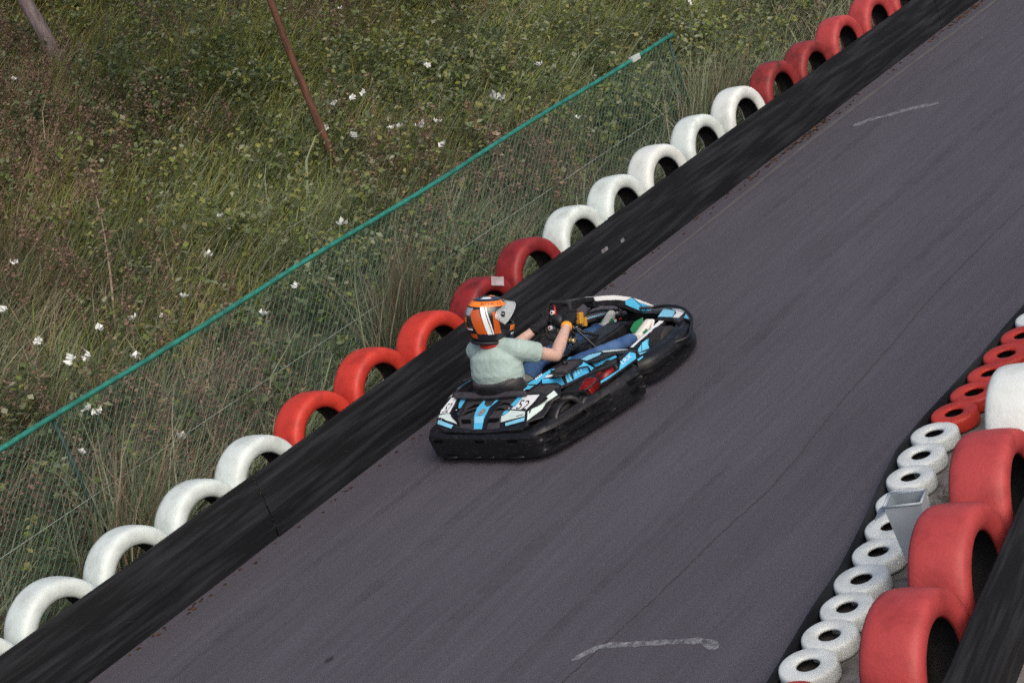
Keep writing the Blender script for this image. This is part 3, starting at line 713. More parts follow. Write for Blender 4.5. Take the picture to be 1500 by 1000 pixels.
PR = (np.array([0, -.79, .262]), np.array([0, -.509, .861]))                  # sloping rear deck
PT = (np.array([.30, -.25, .430]), np.array([.12, .20, 1.0]))                  # top of the side pods
PTR = (on_plane(813, 540, *PT), np.array([.15, -.16, 1.0]))
_p = on_plane(853, 528, *PT)
PS = (_p, np.array([.80, -.10, .59]))                                          # outer face of the side pods
PL = (np.array([.68, 0, .268]), np.array([.45, .05, .89]))                     # lower sill strip
def pplate(name, px, plane, m, parent, th=.006, lift=0.0, bev=0.0, mirror=False):
    p0, n = plane; n = n / np.linalg.norm(n)
    T = [on_plane(x, y, p0 + n * lift, n) for x, y in px]
    return poly(name, T, n, m, parent, th, bev, mirror)
def poly(name, T, n, m, parent, th=.006, bev=0.0, mirror=False):
    T = [np.array(t, float) for t in T]
    if mirror:
        T = [t * np.array([-1, 1, 1]) + np.array([-.04, 0, 0]) for t in T]; n = n * np.array([-1, 1, 1])
    # winding so that the face looks along n
    c = sum(np.cross(T[i] - T[0], T[(i + 1) % len(T)] - T[0]) for i in range(len(T)))
    if np.dot(c, n) < 0: T = T[::-1]
    k = len(T); V = [tuple(t) for t in T] + [tuple(t - n * th) for t in T]
    F = [tuple(range(k)), tuple(range(2 * k - 1, k - 1, -1))] + [(i, k + i, k + (i + 1) % k, (i + 1) % k) for i in range(k)]
    o = mesh(name, V, F, m, parent)
    if bev: soft(o, bev, 2)
    return o
def both(name, px, plane, m, parent, th=.006, lift=0.0, bev=0.0):
    a = pplate(name, px, plane, m, parent, th, lift, bev)
    pb = parent
    b = pplate(name, px, plane, m, pb, th, lift, bev, True)
    return a, b

# ---- bumper ring: a bulging profile swept along the plan outline
def sweep(name, path, prof, m, parent, closed_ends=True, sm=6, prof2=None, mixf=None):
    P = smooth_path([(x, y, 0) for x, y in path], sm) if sm else [Vector((x, y, 0)) for x, y in path]
    V = []; F = []; k = len(prof)
    for i, p in enumerate(P):
        t = (P[min(i + 1, len(P) - 1)] - P[max(i - 1, 0)]).normalized(); n = Vector((t.y, -t.x, 0))
        f_ = mixf(p) if prof2 else 0
        for j, (u, z) in enumerate(prof):
            if prof2: u += (prof2[j][0] - u) * f_; z += (prof2[j][1] - z) * f_
            V.append(tuple(p + n * u + Vector((0, 0, z))))
    for i in range(len(P) - 1):
        for j in range(k): F.append((i * k + j, i * k + (j + 1) % k, (i + 1) * k + (j + 1) % k, (i + 1) * k + j))
    if closed_ends: F += [tuple(range(k)), tuple((len(P) - 1) * k + j for j in range(k - 1, -1, -1))]
    o = mesh(name, V, F, m, parent, smooth=True); fix_normals(o)
    md = o.modifiers.new('split', 'EDGE_SPLIT'); md.split_angle = math.radians(34)
    return o
REARP = [(-.10, .045), (-.016, .045), (.0, .058), (.004, .085), (.006, .094), (.010, .132), (.011, .141), (.012, .160), (.013, .168), (.014, .194), (.010, .212), (-.002, .228), (-.03, .240), (-.10, .244)]
SIDEP = [(-.11, .038), (-.02, .038), (-.002, .050), (.004, .085), (-.052, .092), (-.056, .132), (.004, .139), (.006, .158), (-.048, .165), (-.050, .196), (.002, .203), (-.006, .228), (-.035, .250), (-.11, .252)]
FLATP = [(-.11, .038), (-.02, .038), (-.002, .050), (.004, .085), (.005, .094), (.006, .132), (.006, .141), (.006, .160), (.006, .168), (.005, .194), (.000, .208), (-.008, .228), (-.035, .250), (-.11, .252)]
FRONTP = [(-.10, .040), (-.014, .040), (.0, .052), (.006, .090), (-.055, .100), (-.060, .144), (.002, .152), (.0, .185), (-.012, .205), (-.045, .228), (-.10, .230)]
rear_path = [(-.525, -.765), (-.49, -.782), (-.30, -.797), (0, -.805), (.25, -.800), (.38, -.788)]

side_path = [(.40, -.785), (.455, -.762), (.515, -.68), (.575, -.50), (.62, -.33), (.675, -.12), (.70, .02), (.705, .12), (.66, .19)]
front_path = [(.60, .26), (.665, .33), (.695, .45), (.70, .62), (.685, .78), (.63, .92), (.52, 1.045), (.34, 1.14), (.15, 1.185), (0, 1.195)]
mir = lambda path: [(-x - .04, y) for x, y in reversed(path)]
corner = lambda p: 0.0 if p.x < .40 and p.y < -.70 else min(1.0, max(0.0, (p.y + .765) / .09))
o_rear = sweep('rear_bumper', rear_path + side_path[1:4], REARP, M['bumper'], kart, prof2=SIDEP, mixf=corner)
midflat = lambda p: max(0.0, min(1.0, (p.y + .24) / .06)) * max(0.0, min(1.0, (.03 - p.y) / .05)) + (1.0 if p.y > .15 else 0.0)
sbr = sweep('side_bumper', side_path[3:], SIDEP, M['bumper'], kart, sm=10, prof2=FLATP, mixf=midflat)
sbl = sweep('side_bumper', mir(side_path[3:]) + [(-.585, -.62), (-.565, -.72), (-.53, -.757)], SIDEP, M['bumper'], kart)
fbp = front_path + mir(front_path)[1:]
fb = sweep('front_bumper', fbp, FRONTP, M['bumper'], kart)
# raised ribs moulded into the bumpers
def rib(path, z, r, parent, u=.008):
    P = smooth_path([(x, y, z) for x, y in path], 5)
    Q = []
    for i, p in enumerate(P):
        t = (P[min(i + 1, len(P) - 1)] - P[max(i - 1, 0)]).normalized(); Q.append(p + Vector((t.y, -t.x, 0)) * u)
    rr = [r * min(1, .25 + min(i, len(Q) - 1 - i) * .4) for i in range(len(Q))]
    v, f = tube_geo(Q, rr, 8); return mesh('rib', v, f, M['bumper'], parent, smooth=True)
for xx in (-.42, -.02, .27): box('slot', (xx, -.8110 if abs(xx) < .1 else (-.8065 if xx > 0 else -.7985), .190), (.085, .02, .020), M['slot_shade'], o_rear)  # black boxes set nearly flush, recess shade given by colour
for xx, ww in ((-.36, .13), (-.11, .07), (.02, .06), (.24, .16)): tube('rib', [(xx - ww / 2, -.807, .066), (xx, -.810, .062), (xx + ww / 2, -.807, .066)], .007, M['bumper'], o_rear, 7)
# bright worn hoop over the nose
hoop = smooth_path([on_z(958, 450, .258), on_z(974, 448, .254), on_z(989, 448.6, .248), on_z(1000, 452, .238), on_z(1007.5, 457.4, .226), on_z(1013, 466, .208), on_z(1011.5, 481, .196), on_z(1008, 493, .19), np.array([.672, .60, .195])], 5)
v, f = tube_geo(hoop, .012, 10); mesh('nose_hoop', v, f, M['bumper'], kart, smooth=True)
hl = [Vector((-p.x - .04, p.y, p.z)) for p in reversed(hoop)]; v, f = tube_geo(hl + [hoop[0]], .012, 10); mesh('nose_hoop', v, f, M['bumper'], kart, smooth=True)

# ---- floor tray and frame tubes
fl_ = [(-.30, -.70), (.30, -.70), (.33, -.1), (.33, .35), (.30, .95), (.18, 1.10), (-.20, 1.10), (-.34, .95), (-.37, .35), (-.37, -.1)]
poly('floor_tray', [(x, y, .055) for x, y in fl_], np.array([0, 0, 1.0]), M['plastic'], kart, .012)
for s in (1, -1):
    x = lambda a: a * s - .02
    tube('frame_tube', [(x(.30), -.62, .085), (x(.34), -.1, .085), (x(.36), .4, .085), (x(.24), .98, .085)], .016, M['tube_black'], kart, 8, 6)
    tube('frame_tube', [(x(.35), -.05, .09), (x(.60), .0, .10), (x(.62), .1, .10)], .013, M['tube_black'], kart, 8, 4)
# ---- wheels
def wheel(x, y, r, wd, hub):
    e = revolve([(r * .52, -wd * .5), (r * .85, -wd * .52), (r, -wd * .40), (r, wd * .40), (r * .85, wd * .52), (r * .52, wd * .5), (r * .50, wd * .3), (r * .50, -wd * .3)], 36, 'x', (x, y, r))
    t = mesh('wheel', *e, M['slick'], kart, smooth=True); fix_normals(t)
    md = t.modifiers.new('split', 'EDGE_SPLIT'); md.split_angle = math.radians(45)
    mesh('rim', *revolve([(r * .50, -wd * .42), (r * .50, wd * .42), (r * .40, wd * .2), (r * .12, wd * .15), (r * .12, -wd * .15), (r * .40, -wd * .2)], 28, 'x', (x, y, r)), M['engine_dark'], t, smooth=True)
    return t
wheel(.425, -.475, .140, .17, 0); wheel(-.465, -.475, .140, .17, 0)
wheel(.50, .735, .130, .13, 0); wheel(-.54, .735, .130, .13, 0)
tube('rear_axle', [(-.46, -.475, .14), (.42, -.475, .14)], .02, M['steel'], kart, 10)
tube('steering_link', [(-.52, .735, .13), (.48, .735, .13)], .009, M['steel'], kart, 8)

# ---- rear deck: black shell, stickers, slots
deck = pplate('rear_deck', [(641, 625), (645, 606), (655, 583), (664, 578), (769, 574), (792, 573), (800, 580), (778, 598), (772, 622), (762, 629), (700, 634), (650, 632)], PR, M['plastic'], kart, .03, -.004, .008)
# darker recessed field between the number plates
pplate('deck_field', [(668, 625), (672, 600), (681, 584), (765, 579), (752, 597), (733, 614), (731, 627), (700, 631)], PR, M['grey_plastic'], deck, .004, .001)
def z4(*pts): return [(640 + x / 10, 540 + y / 10) for x, y in pts]
stk = [('number_plate', z4((215, 420), (325, 425), (190, 640), (45, 660), (60, 610)), 'decal_white'), ('sticker', z4((30, 680), (190, 648), (215, 705), (295, 720), (290, 805), (25, 715)), 'decal_mint'),
       ('sticker', z4((20, 745), (232, 822), (205, 872), (10, 805)), 'pale_blue'), ('sticker', z4((345, 455), (418, 458), (345, 572), (278, 578)), 'blue'), ('sticker', z4((240, 660), (310, 640), (292, 705), (215, 700)), 'blue'),
       ('number_plate', z4((1290, 388), (1500, 378), (1425, 475), (1300, 600), (1092, 588)), 'decal_white'), ('sticker', z4((1075, 605), (1290, 622), (1282, 690), (932, 780), (945, 690), (1010, 668)), 'decal_mint'),
       ('sticker', z4((1000, 792), (1285, 705), (1272, 762), (1005, 836)), 'pale_blue'), ('sticker', z4((1195, 408), (1268, 405), (1140, 560), (1080, 530)), 'blue'), ('sticker', z4((985, 620), (1052, 602), (1015, 665), (955, 672)), 'blue'),
       ('centre_stripe', z4((685, 465), (705, 470), (690, 520), (730, 555), (790, 540), (860, 460), (900, 458), (770, 560), (720, 660), (690, 720), (655, 880), (540, 882), (545, 690), (590, 570)), 'blue')]
plates = []
for nm, px, mm in stk:
    o = pplate(nm, px, PR, M[mm], deck, .003, .006 if nm != 'centre_stripe' else .011); plates.append(o)
pplate('sticker', z4((552, 700), (690, 690), (668, 790), (548, 800)), PR, M['pale_blue'], deck, .002, .0135)
mesh('emblem', [on_plane(*z4((660 + 52 * math.cos(a) + 14 * math.sin(a), 630 - 14 * math.cos(a) * 2 - 42 * math.sin(a)))[0], PR[0] + PR[1] * .016, PR[1]) for a in np.arange(0, 6.28, .35)][::-1], [tuple(range(18))], mat('dark red oval emblem', (.12, .045, .045), .4, col2=(.35, .30, .28), vscale=60), deck)
# black rails either side of the stripe and slot vents
for px in (z4((905, 462), (940, 480), (760, 690), (720, 870), (660, 880), (700, 720), (780, 560)), z4((325, 440), (345, 455), (200, 690), (210, 700), (300, 715), (330, 830), (290, 830), (300, 712), (180, 655), (300, 430)), z4((420, 455), (445, 470), (340, 690), (300, 700), (345, 580))):
    pplate('deck_rib', px, PR, M['plastic'], deck, .01, .010)
for px in (z4((360, 740), (480, 738), (505, 770), (490, 800), (370, 802), (352, 770)), z4((770, 725), (918, 718), (905, 755), (870, 780), (740, 788))):
    pplate('vent_slot', px, PR, M['slot_shade'], deck, .002, .0045)  # flat black plates, the darkness of the vent openings is painted
for px in (z4((385, 620), (560, 515), (640, 515), (610, 545), (420, 600)), z4((360, 690), (440, 625), (560, 585), (590, 600), (440, 660)), z4((905, 545), (975, 490), (1060, 500), (1075, 540), (985, 520)), z4((850, 615), (900, 570), (975, 575), (1000, 610), (930, 600))):
    pplate('vent_slot', px, PR, M['slot_shade'], deck, .002, .0045)  # same painted vent shade, no real opening
for px, py in ((668.5, 601), (745.5, 598), (682, 577.5), (768, 572)):
    p = on_plane(px, py, PR[0] + PR[1] * .02, PR[1]); bm_ = revolve([(.0001, .0), (.007, .0), (.007, .006), (.0001, .008)], 10, 'z', tuple(p)); mesh('bolt', *bm_, M['steel'], deck, smooth=True)
# the 52s and small print
def text_on(txt, px_a, px_b, px_up, plane, m, parent, lift, name='lettering', squash=1.0, space=1.0):
    """lettering whose baseline runs from pixel a to pixel b and whose top lies at pixel up above a, laid on a plane"""
    cu = bpy.data.curves.new(name, 'FONT'); cu.body = txt; cu.extrude = .0; cu.space_character = space; cu.offset = 0.0
    t = bpy.data.objects.new(name, cu); COL.objects.link(t)
    dg = bpy.context.evaluated_depsgraph_get(); me = bpy.data.meshes.new_from_object(t.evaluated_get(dg)); bpy.data.objects.remove(t)
    n = plane[1] / np.linalg.norm(plane[1]); p0 = plane[0] + n * lift
    A, B, U = [on_plane(*q, p0, n) for q in (px_a, px_b, px_up)]
    co = np.zeros(len(me.vertices) * 3); me.vertices.foreach_get('co', co); co = co.reshape(-1, 3)
    x0, x1 = co[:, 0].min(), co[:, 0].max(); y0, y1 = co[:, 1].min(), co[:, 1].max()
    u = ((co[:, 0] - x0) / (x1 - x0))[:, None]; v_ = ((co[:, 1] - y0) / (y1 - y0))[:, None]
    me.vertices.foreach_set('co', (A + (B - A) * u + (U - A) * v_).ravel()); me.materials.clear(); me.materials.append(m); me.update()
    return link(name, me, parent)
text_on('52', z4((1150, 585))[0], z4((1295, 602))[0], z4((1235, 450))[0], PR, M['ink'], plates[5], .0075)
text_on('52', z4((68, 650))[0], z4((150, 634))[0], z4((165, 510))[0], PR, M['ink'], plates[0], .0075)
for a, b in (((1160, 690), (1265, 660)), ((38, 708), (110, 735))):
    pa, pb = z4(a)[0], z4(b)[0]; pplate('fine_print', [pa, pb, (pb[0], pb[1] + .9), (pa[0], pa[1] + .9)], PR, M['ink'], deck, .001, .0075)
# grey cross bar behind the seat
bar = pplate('seat_bar', [(664, 582), (664.5, 574.5), (668, 573.5), (700, 574), (764, 571.5), (770, 572), (768.5, 577.5), (720, 582.5), (690, 583.5)], (PR[0] + np.array([0, 0, .028]), PR[1]), M['grey_plastic'], kart, .03, .012, .006)

# ---- right rear quarter: pale strip, black arch over the wheel
A = on_plane(771, 602, *PR); B_ = on_plane(770, 620, *PR); Cq = on_plane(812, 572, (.45, 0, 0), (1, 0, 0))
nQ = np.cross(Cq - A, B_ - A); nQ = nQ / np.linalg.norm(nQ)
if np.dot(nQ, CAM - A) < 0: nQ = -nQ
PQ = (A, nQ)
def z6(*pts): return [(760 + x / 8.33, 500 + y / 8.33) for x, y in pts]
q1, q1m = both('rear_quarter', z6((85, 990), (95, 850), (330, 640), (440, 560), (500, 560), (520, 610), (505, 680), (420, 720), (380, 800), (300, 920)), PQ, M['plastic'], kart, .02, 0, .006)
both('sticker', z6((100, 965), (108, 855), (430, 595), (475, 648), (335, 742), (282, 828)), PQ, M['decal_mint'], q1, .002, .004)
pplate('deck_shoulder', z6((70, 640), (100, 590), (230, 520), (470, 515), (520, 545), (430, 575), (330, 640), (190, 630)), PTR, M['grey_plastic'], kart, .02, -.02, .005)
# wheel arch: a curved sheet around the rear wheel
for sx in (1, -1):
    cx = .425 if sx > 0 else -.465; V = []; F = []
    for i, a in enumerate(np.linspace(math.radians(8), math.radians(168), 14)):
        for xx, rr in ((-.105, .168), (.075, .168), (.098, .160), (.100, .146)): V.append((cx + sx * xx, -.475 - rr * math.cos(a) * 1.02, .140 + rr * math.sin(a)))
    for i in range(13):
        for j in range(3): F.append((i * 4 + j, i * 4 + j + 1, (i + 1) * 4 + j + 1, (i + 1) * 4 + j))
    o = mesh('wheel_arch', V, F, M['plastic'], kart, smooth=True); md = o.modifiers.new('thick', 'SOLIDIFY'); md.thickness = .006
# ---- side pods (mirrored to the left)
pod_top = z6((370, 335), (560, 225), (760, 205), (860, 150), (1010, 112), (1180, 95), (1340, 90), (1440, 105), (1400, 150), (1180, 140), (940, 240), (790, 240), (545, 405), (440, 425))
pod, podm = both('side_pod', pod_top, PT, M['plastic'], kart, .014, -.004, .003)
podr, podrm = both('side_pod_tail', z6((-5, 600), (85, 525), (370, 335), (440, 330), (545, 405), (280, 460), (200, 535), (120, 590)), PTR, M['plastic'], kart, .014, -.004, .003)
pod_side = z6((270, 460), (545, 402), (785, 228), (1170, 120), (1430, 100), (1250, 200), (1120, 262), (950, 330), (880, 388), (590, 525), (520, 555), (440, 510), (280, 520))
pside, psidem = both('side_panel', pod_side, PS, M['plastic'], kart, .014, -.004, .003)
for px, mm in ((z6((10, 590), (95, 535), (182, 537), (125, 580)), 'blue'), (z6((98, 518), (380, 342), (440, 332), (350, 410), (215, 522)), 'blue'), (z6((430, 390), (545, 385), (505, 404), (300, 445), (352, 412)), 'decal_white')):
    both('sticker', px, PTR, M[mm], podr, .002, .002)
for px, mm in ((z6((760, 215), (862, 160), (1012, 128), (985, 160), (830, 232)), 'pale_blue'), (z6((1010, 115), (1180, 98), (1330, 94), (1200, 112), (1030, 128)), 'decal_mint')):
    both('sticker', px, PT, M[mm], pod, .002, .002)
for px, mm in ((z6((282, 462), (512, 418), (562, 528), (522, 538), (462, 500), (288, 512)), 'blue_shaded'), (z6((558, 402), (780, 240), (918, 322), (868, 372), (592, 508)), 'blue_shaded'), (z6((862, 243), (1160, 132), (1198, 190), (940, 308)), 'blue_shaded'), (z6((1190, 128), (1340, 108), (1400, 112), (1230, 188)), 'blue')):  # pod side stickers mostly carry the blue with shade painted in
    both('sticker', px, PS, M[mm], pside, .002, .002)
for k in range(6):
    u = 560 + k * 34; vv = 405 + k * 0 - k * 23
    both('hatch_stripe', z6((u, vv), (u + 14, vv - 9), (u + 58 - k * 3, vv + 100 - k * 6), (u + 40 - k * 3, vv + 106 - k * 6)), PS, M['pale_blue'], pside, .001, .0035)
for k in range(4):
    ax, ay = 785 + k * 2.6, 556.2 - k * 2.0; pplate('print_mark', [(ax, ay), (ax + 1.8, ay - 1.4), (ax + .3, ay - 3.4), (ax - 1.0, ay - 2.2)], PTR, M['decal_white'], podr, .001, .0035)
hp = [on_plane(*q, PS[0] + PS[1] * l, PS[1]) for q, l in zip(z6((665, 462), (652, 388), (685, 345), (820, 308), (850, 325), (885, 385)), (.0, .02, .03, .03, .025, .0))]
tube('handle', hp, .0065, M['tube_black'], pside, 8, 5)
# filler box with cap on the pod
fb0 = pplate('filler_box', z6((430, 352), (560, 238), (740, 230), (590, 358)), PT, M['grey_plastic'], kart, .024, .014, .006)
p = on_plane(827, 531.5, PT[0] + PT[1] * .022, PT[1]); mesh('filler_cap', *revolve([(.0001, -.01), (.02, -.01), (.02, .01), (.012, .016), (.0001, .018)], 16, 'z', tuple(p)), M['plastic'], fb0, smooth=True)
# lower sill: the blue strip that wraps the nose of the pod
def z5(*pts): return [(780 + x / 5.556, 420 + y / 5.556) for x, y in pts]
sill, sillm = both('sill', z5((540, 800), (550, 760), (690, 672), (708, 600), (700, 570), (790, 515), (845, 530), (862, 580), (740, 672), (620, 760)), PL, M['plastic'], kart, .02, 0, .005)
both('sticker', z5((556, 783), (556, 766), (704, 674), (722, 602), (790, 530), (838, 540), (843, 582), (735, 660), (610, 752)), PL, M['blue'], sill, .002, .003)
text_on('LRX', (912, 533.5), (926, 522.5), (908.5, 529), PL, M['decal_white'], sill, .0045)
both('sticker', z5((852, 590), (900, 560), (900, 572), (862, 602)), PL, M['blue'], sill, .002, .003)
# engine in the opening of the right pod
eng = empty('engine_anchor', (0, 0, 0)); bpy.data.objects.remove(eng)
e1 = box('engine_block', (.44, -.16, .20), (.20, .30, .17), M['engine_dark'], kart, None, .02)
mesh('cowling', *revolve([(.0001, -.05), (.075, -.05), (.088, -.03), (.088, .03), (.06, .055), (.0001, .06)], 28, 'x', (.545, -.02, .235)), M['engine_red'], e1, smooth=True)
box('cylinder_head', (.535, -.20, .225), (.10, .13, .17), M['engine_red'], e1, Matrix.Rotation(.35, 3, 'X'), .012)
for k in range(4): box('fin', (.555, -.30 + k * .028, .25), (.06, .007, .09), M['engine_dark'], e1, Matrix.Rotation(.35, 3, 'X'))
for yy, zz in ((-.31, .225), (-.26, .235), (-.17, .265), (.06, .20)): mesh('bolt', *revolve([(.0001, -.004), (.010, -.004), (.010, .006), (.0001, .008)], 8, 'x', (.60, yy, zz)), M['steel'], e1)
mesh('pulley', *revolve([(.0001, -.03), (.05, -.03), (.055, -.01), (.03, .0), (.055, .01), (.05, .03), (.0001, .03)], 22, 'x', (.56, -.34, .21)), M['engine_dark'], e1, smooth=True)
box('air_filter', (.50, .09, .27), (.10, .10, .08), M['engine_dark'], e1, None, .015)
tube('cable', [(.56, -.30, .29), (.60, -.18, .31), (.57, -.05, .33), (.50, .06, .31)], .006, M['tube_black'], e1, 7, 5)
tube('exhaust', [(.50, -.28, .17), (.56, -.33, .16), (.54, -.42, .30), (.40, -.50, .30)], .02, M['engine_dark'], e1, 10, 6)
tube('guard_rail', [on_plane(*q, (.60, 0, .33), (.85, 0, .5)) for q in z6((510, 565), (640, 510), (900, 380), (1080, 310), (1150, 290), (1200, 330), (1160, 400))], .013, M['plastic'], kart, 10, 5)
tube('fuel_hose', [(.50, -.05, .30), (.58, .06, .30), (.56, .14, .24)], .008, M['tube_black'], e1, 8, 4)

# ---- front: white angled side beams with blue panels, nose panel
PW = (np.array([.36, .75, .235]), np.array([.18, .0, .98]))
def z7(*pts): return [(870 + x / 9.09, 420 + y / 9.09) for x, y in pts]
beam_px = z7((915, 405), (970, 435), (960, 465), (810, 590), (640, 720), (540, 818), (475, 808), (640, 655))
bm1, bm2 = both('nose_beam', beam_px, PW, M['plastic'], kart, .03, 0, .004)
both('sticker', z7((912, 412), (955, 437), (800, 560), (610, 715), (520, 800), (482, 803), (640, 662)), PW, M['decal_white'], bm1, .002, .003)
c1 = on_plane(*z7((785, 640))[0], *PW); PWS = (c1, np.array([.80, -.25, .55]))
fs1, fs2 = both('side_fairing', z7((560, 800), (640, 735), (800, 605), (880, 545), (790, 640), (795, 800), (735, 860), (600, 905), (570, 860)), PWS, M['plastic'], kart, .02, 0, .004)
for px in (z7((640, 745), (770, 655), (785, 795), (640, 855)), z7((588, 755), (628, 742), (632, 860), (592, 872)), z7((600, 885), (740, 845), (735, 858), (612, 905))):
    both('sticker', px, PWS, M['blue'], fs1, .002, .003)
PN = (np.array([.18, 1.03, .262]), np.array([.12, .22, .97]))
nose, nosem = both('nose_panel', z7((845, 400), (930, 280), (1040, 275), (1190, 292), (1225, 330), (1270, 440), (1200, 420), (1130, 470), (1040, 415)), PN, M['plastic'], kart, .03, 0, .005)
both('sticker', z7((936, 286), (1050, 312), (1082, 330), (1042, 398), (852, 394)), PN, M['pale_blue'], nose, .002, .003)
both('sticker', z7((1035, 290), (1185, 300), (1208, 335), (1128, 408), (1048, 402), (1100, 345), (1085, 320)), PN, M['decal_white'], nose, .002, .003)
both('sticker', z7((1200, 408), (1226, 355), (1262, 428)), PN, M['blue'], nose, .002, .003)
box('nose_cross', (-.02, .98, .17), (.62, .06, .09), M['plastic'], kart, None, .01)

# ---- central arch from the nose up to behind the wheel
def arch_beam(name, path, hw, th, m, parent, x0=-.02):
    V = []; F = []
    P = smooth_path([(x0, y, z) for y, z in path], 6); n = len(P)
    for i, p in enumerate(P):
        t = (P[min(i + 1, n - 1)] - P[max(i - 1, 0)]).normalized(); up = Vector((0, -t.z, t.y))
        f = i / (n - 1) * (len(hw) - 1); a = int(min(f, len(hw) - 2)); w_ = hw[a] + (hw[a + 1] - hw[a]) * (f - a)
        g = i / (n - 1) * (len(th) - 1); b = int(min(g, len(th) - 2)); h_ = th[b] + (th[b + 1] - th[b]) * (g - b)
        for sx, k in ((-1, 0), (1, 0), (1.0, 1), (-1.0, 1)): V.append(tuple(p + Vector((sx * w_, 0, 0)) - up * h_ * k))
    for i in range(n - 1):
        for j in range(4): F.append((i * 4 + j, i * 4 + (j + 1) % 4, (i + 1) * 4 + (j + 1) % 4, (i + 1) * 4 + j))
    F += [(0, 1, 2, 3), tuple((n - 1) * 4 + j for j in (3, 2, 1, 0))]
    o = mesh(name, V, F, m, parent); fix_normals(o); soft(o, .008, 2, 30); return o, P
apath = [tuple(on_x(px, py, .04)[1:]) for px, py in ((838, 441), (856, 436), (878, 434.5), (903, 434.5), (926, 438), (942, 447), (957, 460))]
arch, AP = arch_beam('nose_arch', apath, [.045, .06, .06, .06, .065, .075], [.035, .035, .04, .045, .06, .07], M['plastic'], kart)
def strip_on_arch(name, i0, i1, x0, x1, m, lift=.004):
    V = []; F = []
    idx = list(range(i0, i1 + 1)); n = len(AP)
    for i in idx:
        p = AP[i]; t = (AP[min(i + 1, n - 1)] - AP[max(i - 1, 0)]).normalized(); up = Vector((0, -t.z, t.y)); f = (i - i0) / max(1, i1 - i0)
        xa = x0[0] + (x0[1] - x0[0]) * f; xb = x1[0] + (x1[1] - x1[0]) * f
        V += [(xa - .02, p.y + up.y * lift, p.z + up.z * lift), (xb - .02, p.y + up.y * lift, p.z + up.z * lift)]
    for i in range(len(idx) - 1): F.append((2 * i, 2 * i + 1, 2 * i + 3, 2 * i + 2))
    o = mesh(name, V, F, m, arch); md = o.modifiers.new('thick', 'SOLIDIFY'); md.thickness = .003; return o
n_ = len(AP)
strip_on_arch('sticker', 11, 25, (-.05, -.055), (.05, .04), M['decal_white'])
strip_on_arch('sticker', 25, n_ - 1, (-.055, -.065), (.04, -.03), M['decal_white'])
strip_on_arch('sticker', 25, n_ - 1, (.047, -.02), (.060, .068), M['blue'])
PA = (np.array([.052, 0, 0]), np.array([1.0, 0, 0]))
pplate('arch_cheek', z7((0, 160), (20, 185), (200, 160), (420, 170), (560, 190), (760, 270), (800, 252), (740, 335), (690, 345), (560, 350), (440, 300), (300, 250), (100, 250), (30, 285), (5, 260)), PA, M['plastic'], arch, .03, 0, .004)
pplate('sticker', z7((8, 158), (25, 190), (150, 178), (300, 172), (420, 184), (500, 142), (480, 136), (280, 113), (120, 120), (0, 140)), PA, M['decal_white'], arch, .006, .004)
pplate('sticker', z7((420, 190), (508, 148), (600, 235), (705, 330), (620, 318), (520, 280), (428, 240)), PA, M['blue'], arch, .006, .004)
pplate('sticker', z7((520, 148), (620, 178), (800, 250), (786, 268), (600, 205)), PA, M['decal_white'], arch, .006, .004)
pplate('sticker', z7((545, 172), (600, 210), (784, 272), (740, 332), (722, 330)), PA, M['blue_shaded'], arch, .006, .004)
tube('arch_strut', [on_x(905, 447, .02), on_x(913, 463, .02)], .009, M['grey_plastic'], kart, 8)
tube('arch_strut', [on_x(873, 447, .0), on_x(862, 455, .0), on_x(853, 465, .0)], .008, M['tube_black'], kart, 8)
def z8(*pts): return [(770 + x / 10, 430 + y / 10) for x, y in pts]
pplate('wheel_shroud', z8((650, 105), (870, 70), (990, 60), (1030, 110), (1030, 195), (980, 205), (930, 150), (870, 120), (680, 150)), (np.array([.0, 0, 0]), np.array([1.0, 0, 0])), M['grey_plastic'], kart, .05, 0, .006)

# ---- tank, column, pedals
box('fuel_tank', (-.03, .66, .165), (.20, .46, .19), M['plastic'], kart, Matrix.Rotation(-.05, 3, 'X'), .02)
poly('tunnel_panel', [(-.10, .08, .175), (.13, .08, .175), (.10, .36, .245), (-.08, .36, .245)], np.array([0, -.25, .97]), M['blue'], kart, .02, .006)
tube('steering_column', [(-.02, .33, .535), (-.02, .52, .36), (-.02, .85, .13)], .013, M['steel'], kart, 10)
for sx in (-1, 1): tube('column_stay', [(-.02, .45, .43), (-.02 + sx * .10, .48, .26), (-.02 + sx * .16, .50, .09)], .010, M['tube_black'], kart, 8, 3)
gb = box('bracket', on_x(849, 466, .02), (.05, .045, .085), M['gold'], kart, Matrix.Rotation(-.4, 3, 'X'), .008)
box('bracket', on_x(856, 471, -.02), (.035, .03, .07), M['gold'], kart, Matrix.Rotation(-.4, 3, 'X'), .006)
for k in range(5):
    c = on_x(829 + k * 2.2, 497 + (k % 3) * 5 - 4, .02 + .02 * (k % 2))
    tube('cable', [c + np.array([0, .05 * math.cos(a), .045 * math.sin(a)]) + np.array([.02 * math.sin(a * 2 + k), 0, 0]) for a in np.arange(k, k + 5.2, .4)], .0055, M['tube_black'], kart, 6)
for px, py in ((834, 497), (840, 499)):
    mesh('brass_fitting', *revolve([(.0001, -.015), (.018, -.015), (.02, .01), (.0001, .014)], 12, 'x', tuple(on_x(px, py, .05))), mat('brass', (.7, .5, .25), .3, metal=.8), kart, smooth=True)
tube('kick_rail', [on_x(822, 523, -.02), on_x(850, 505, -.02), on_x(880, 490, -.02), on_x(905, 477, -.02)], .010, M['tube_black'], kart, 8, 3)
pd = pplate('pedal', z7((480, 560), (530, 470), (650, 405), (650, 470), (590, 580), (545, 640), (500, 605)), (np.array([.22, .86, .2]), np.array([.35, -.85, .35])), M['green_pad'], kart, .012, 0, .004)
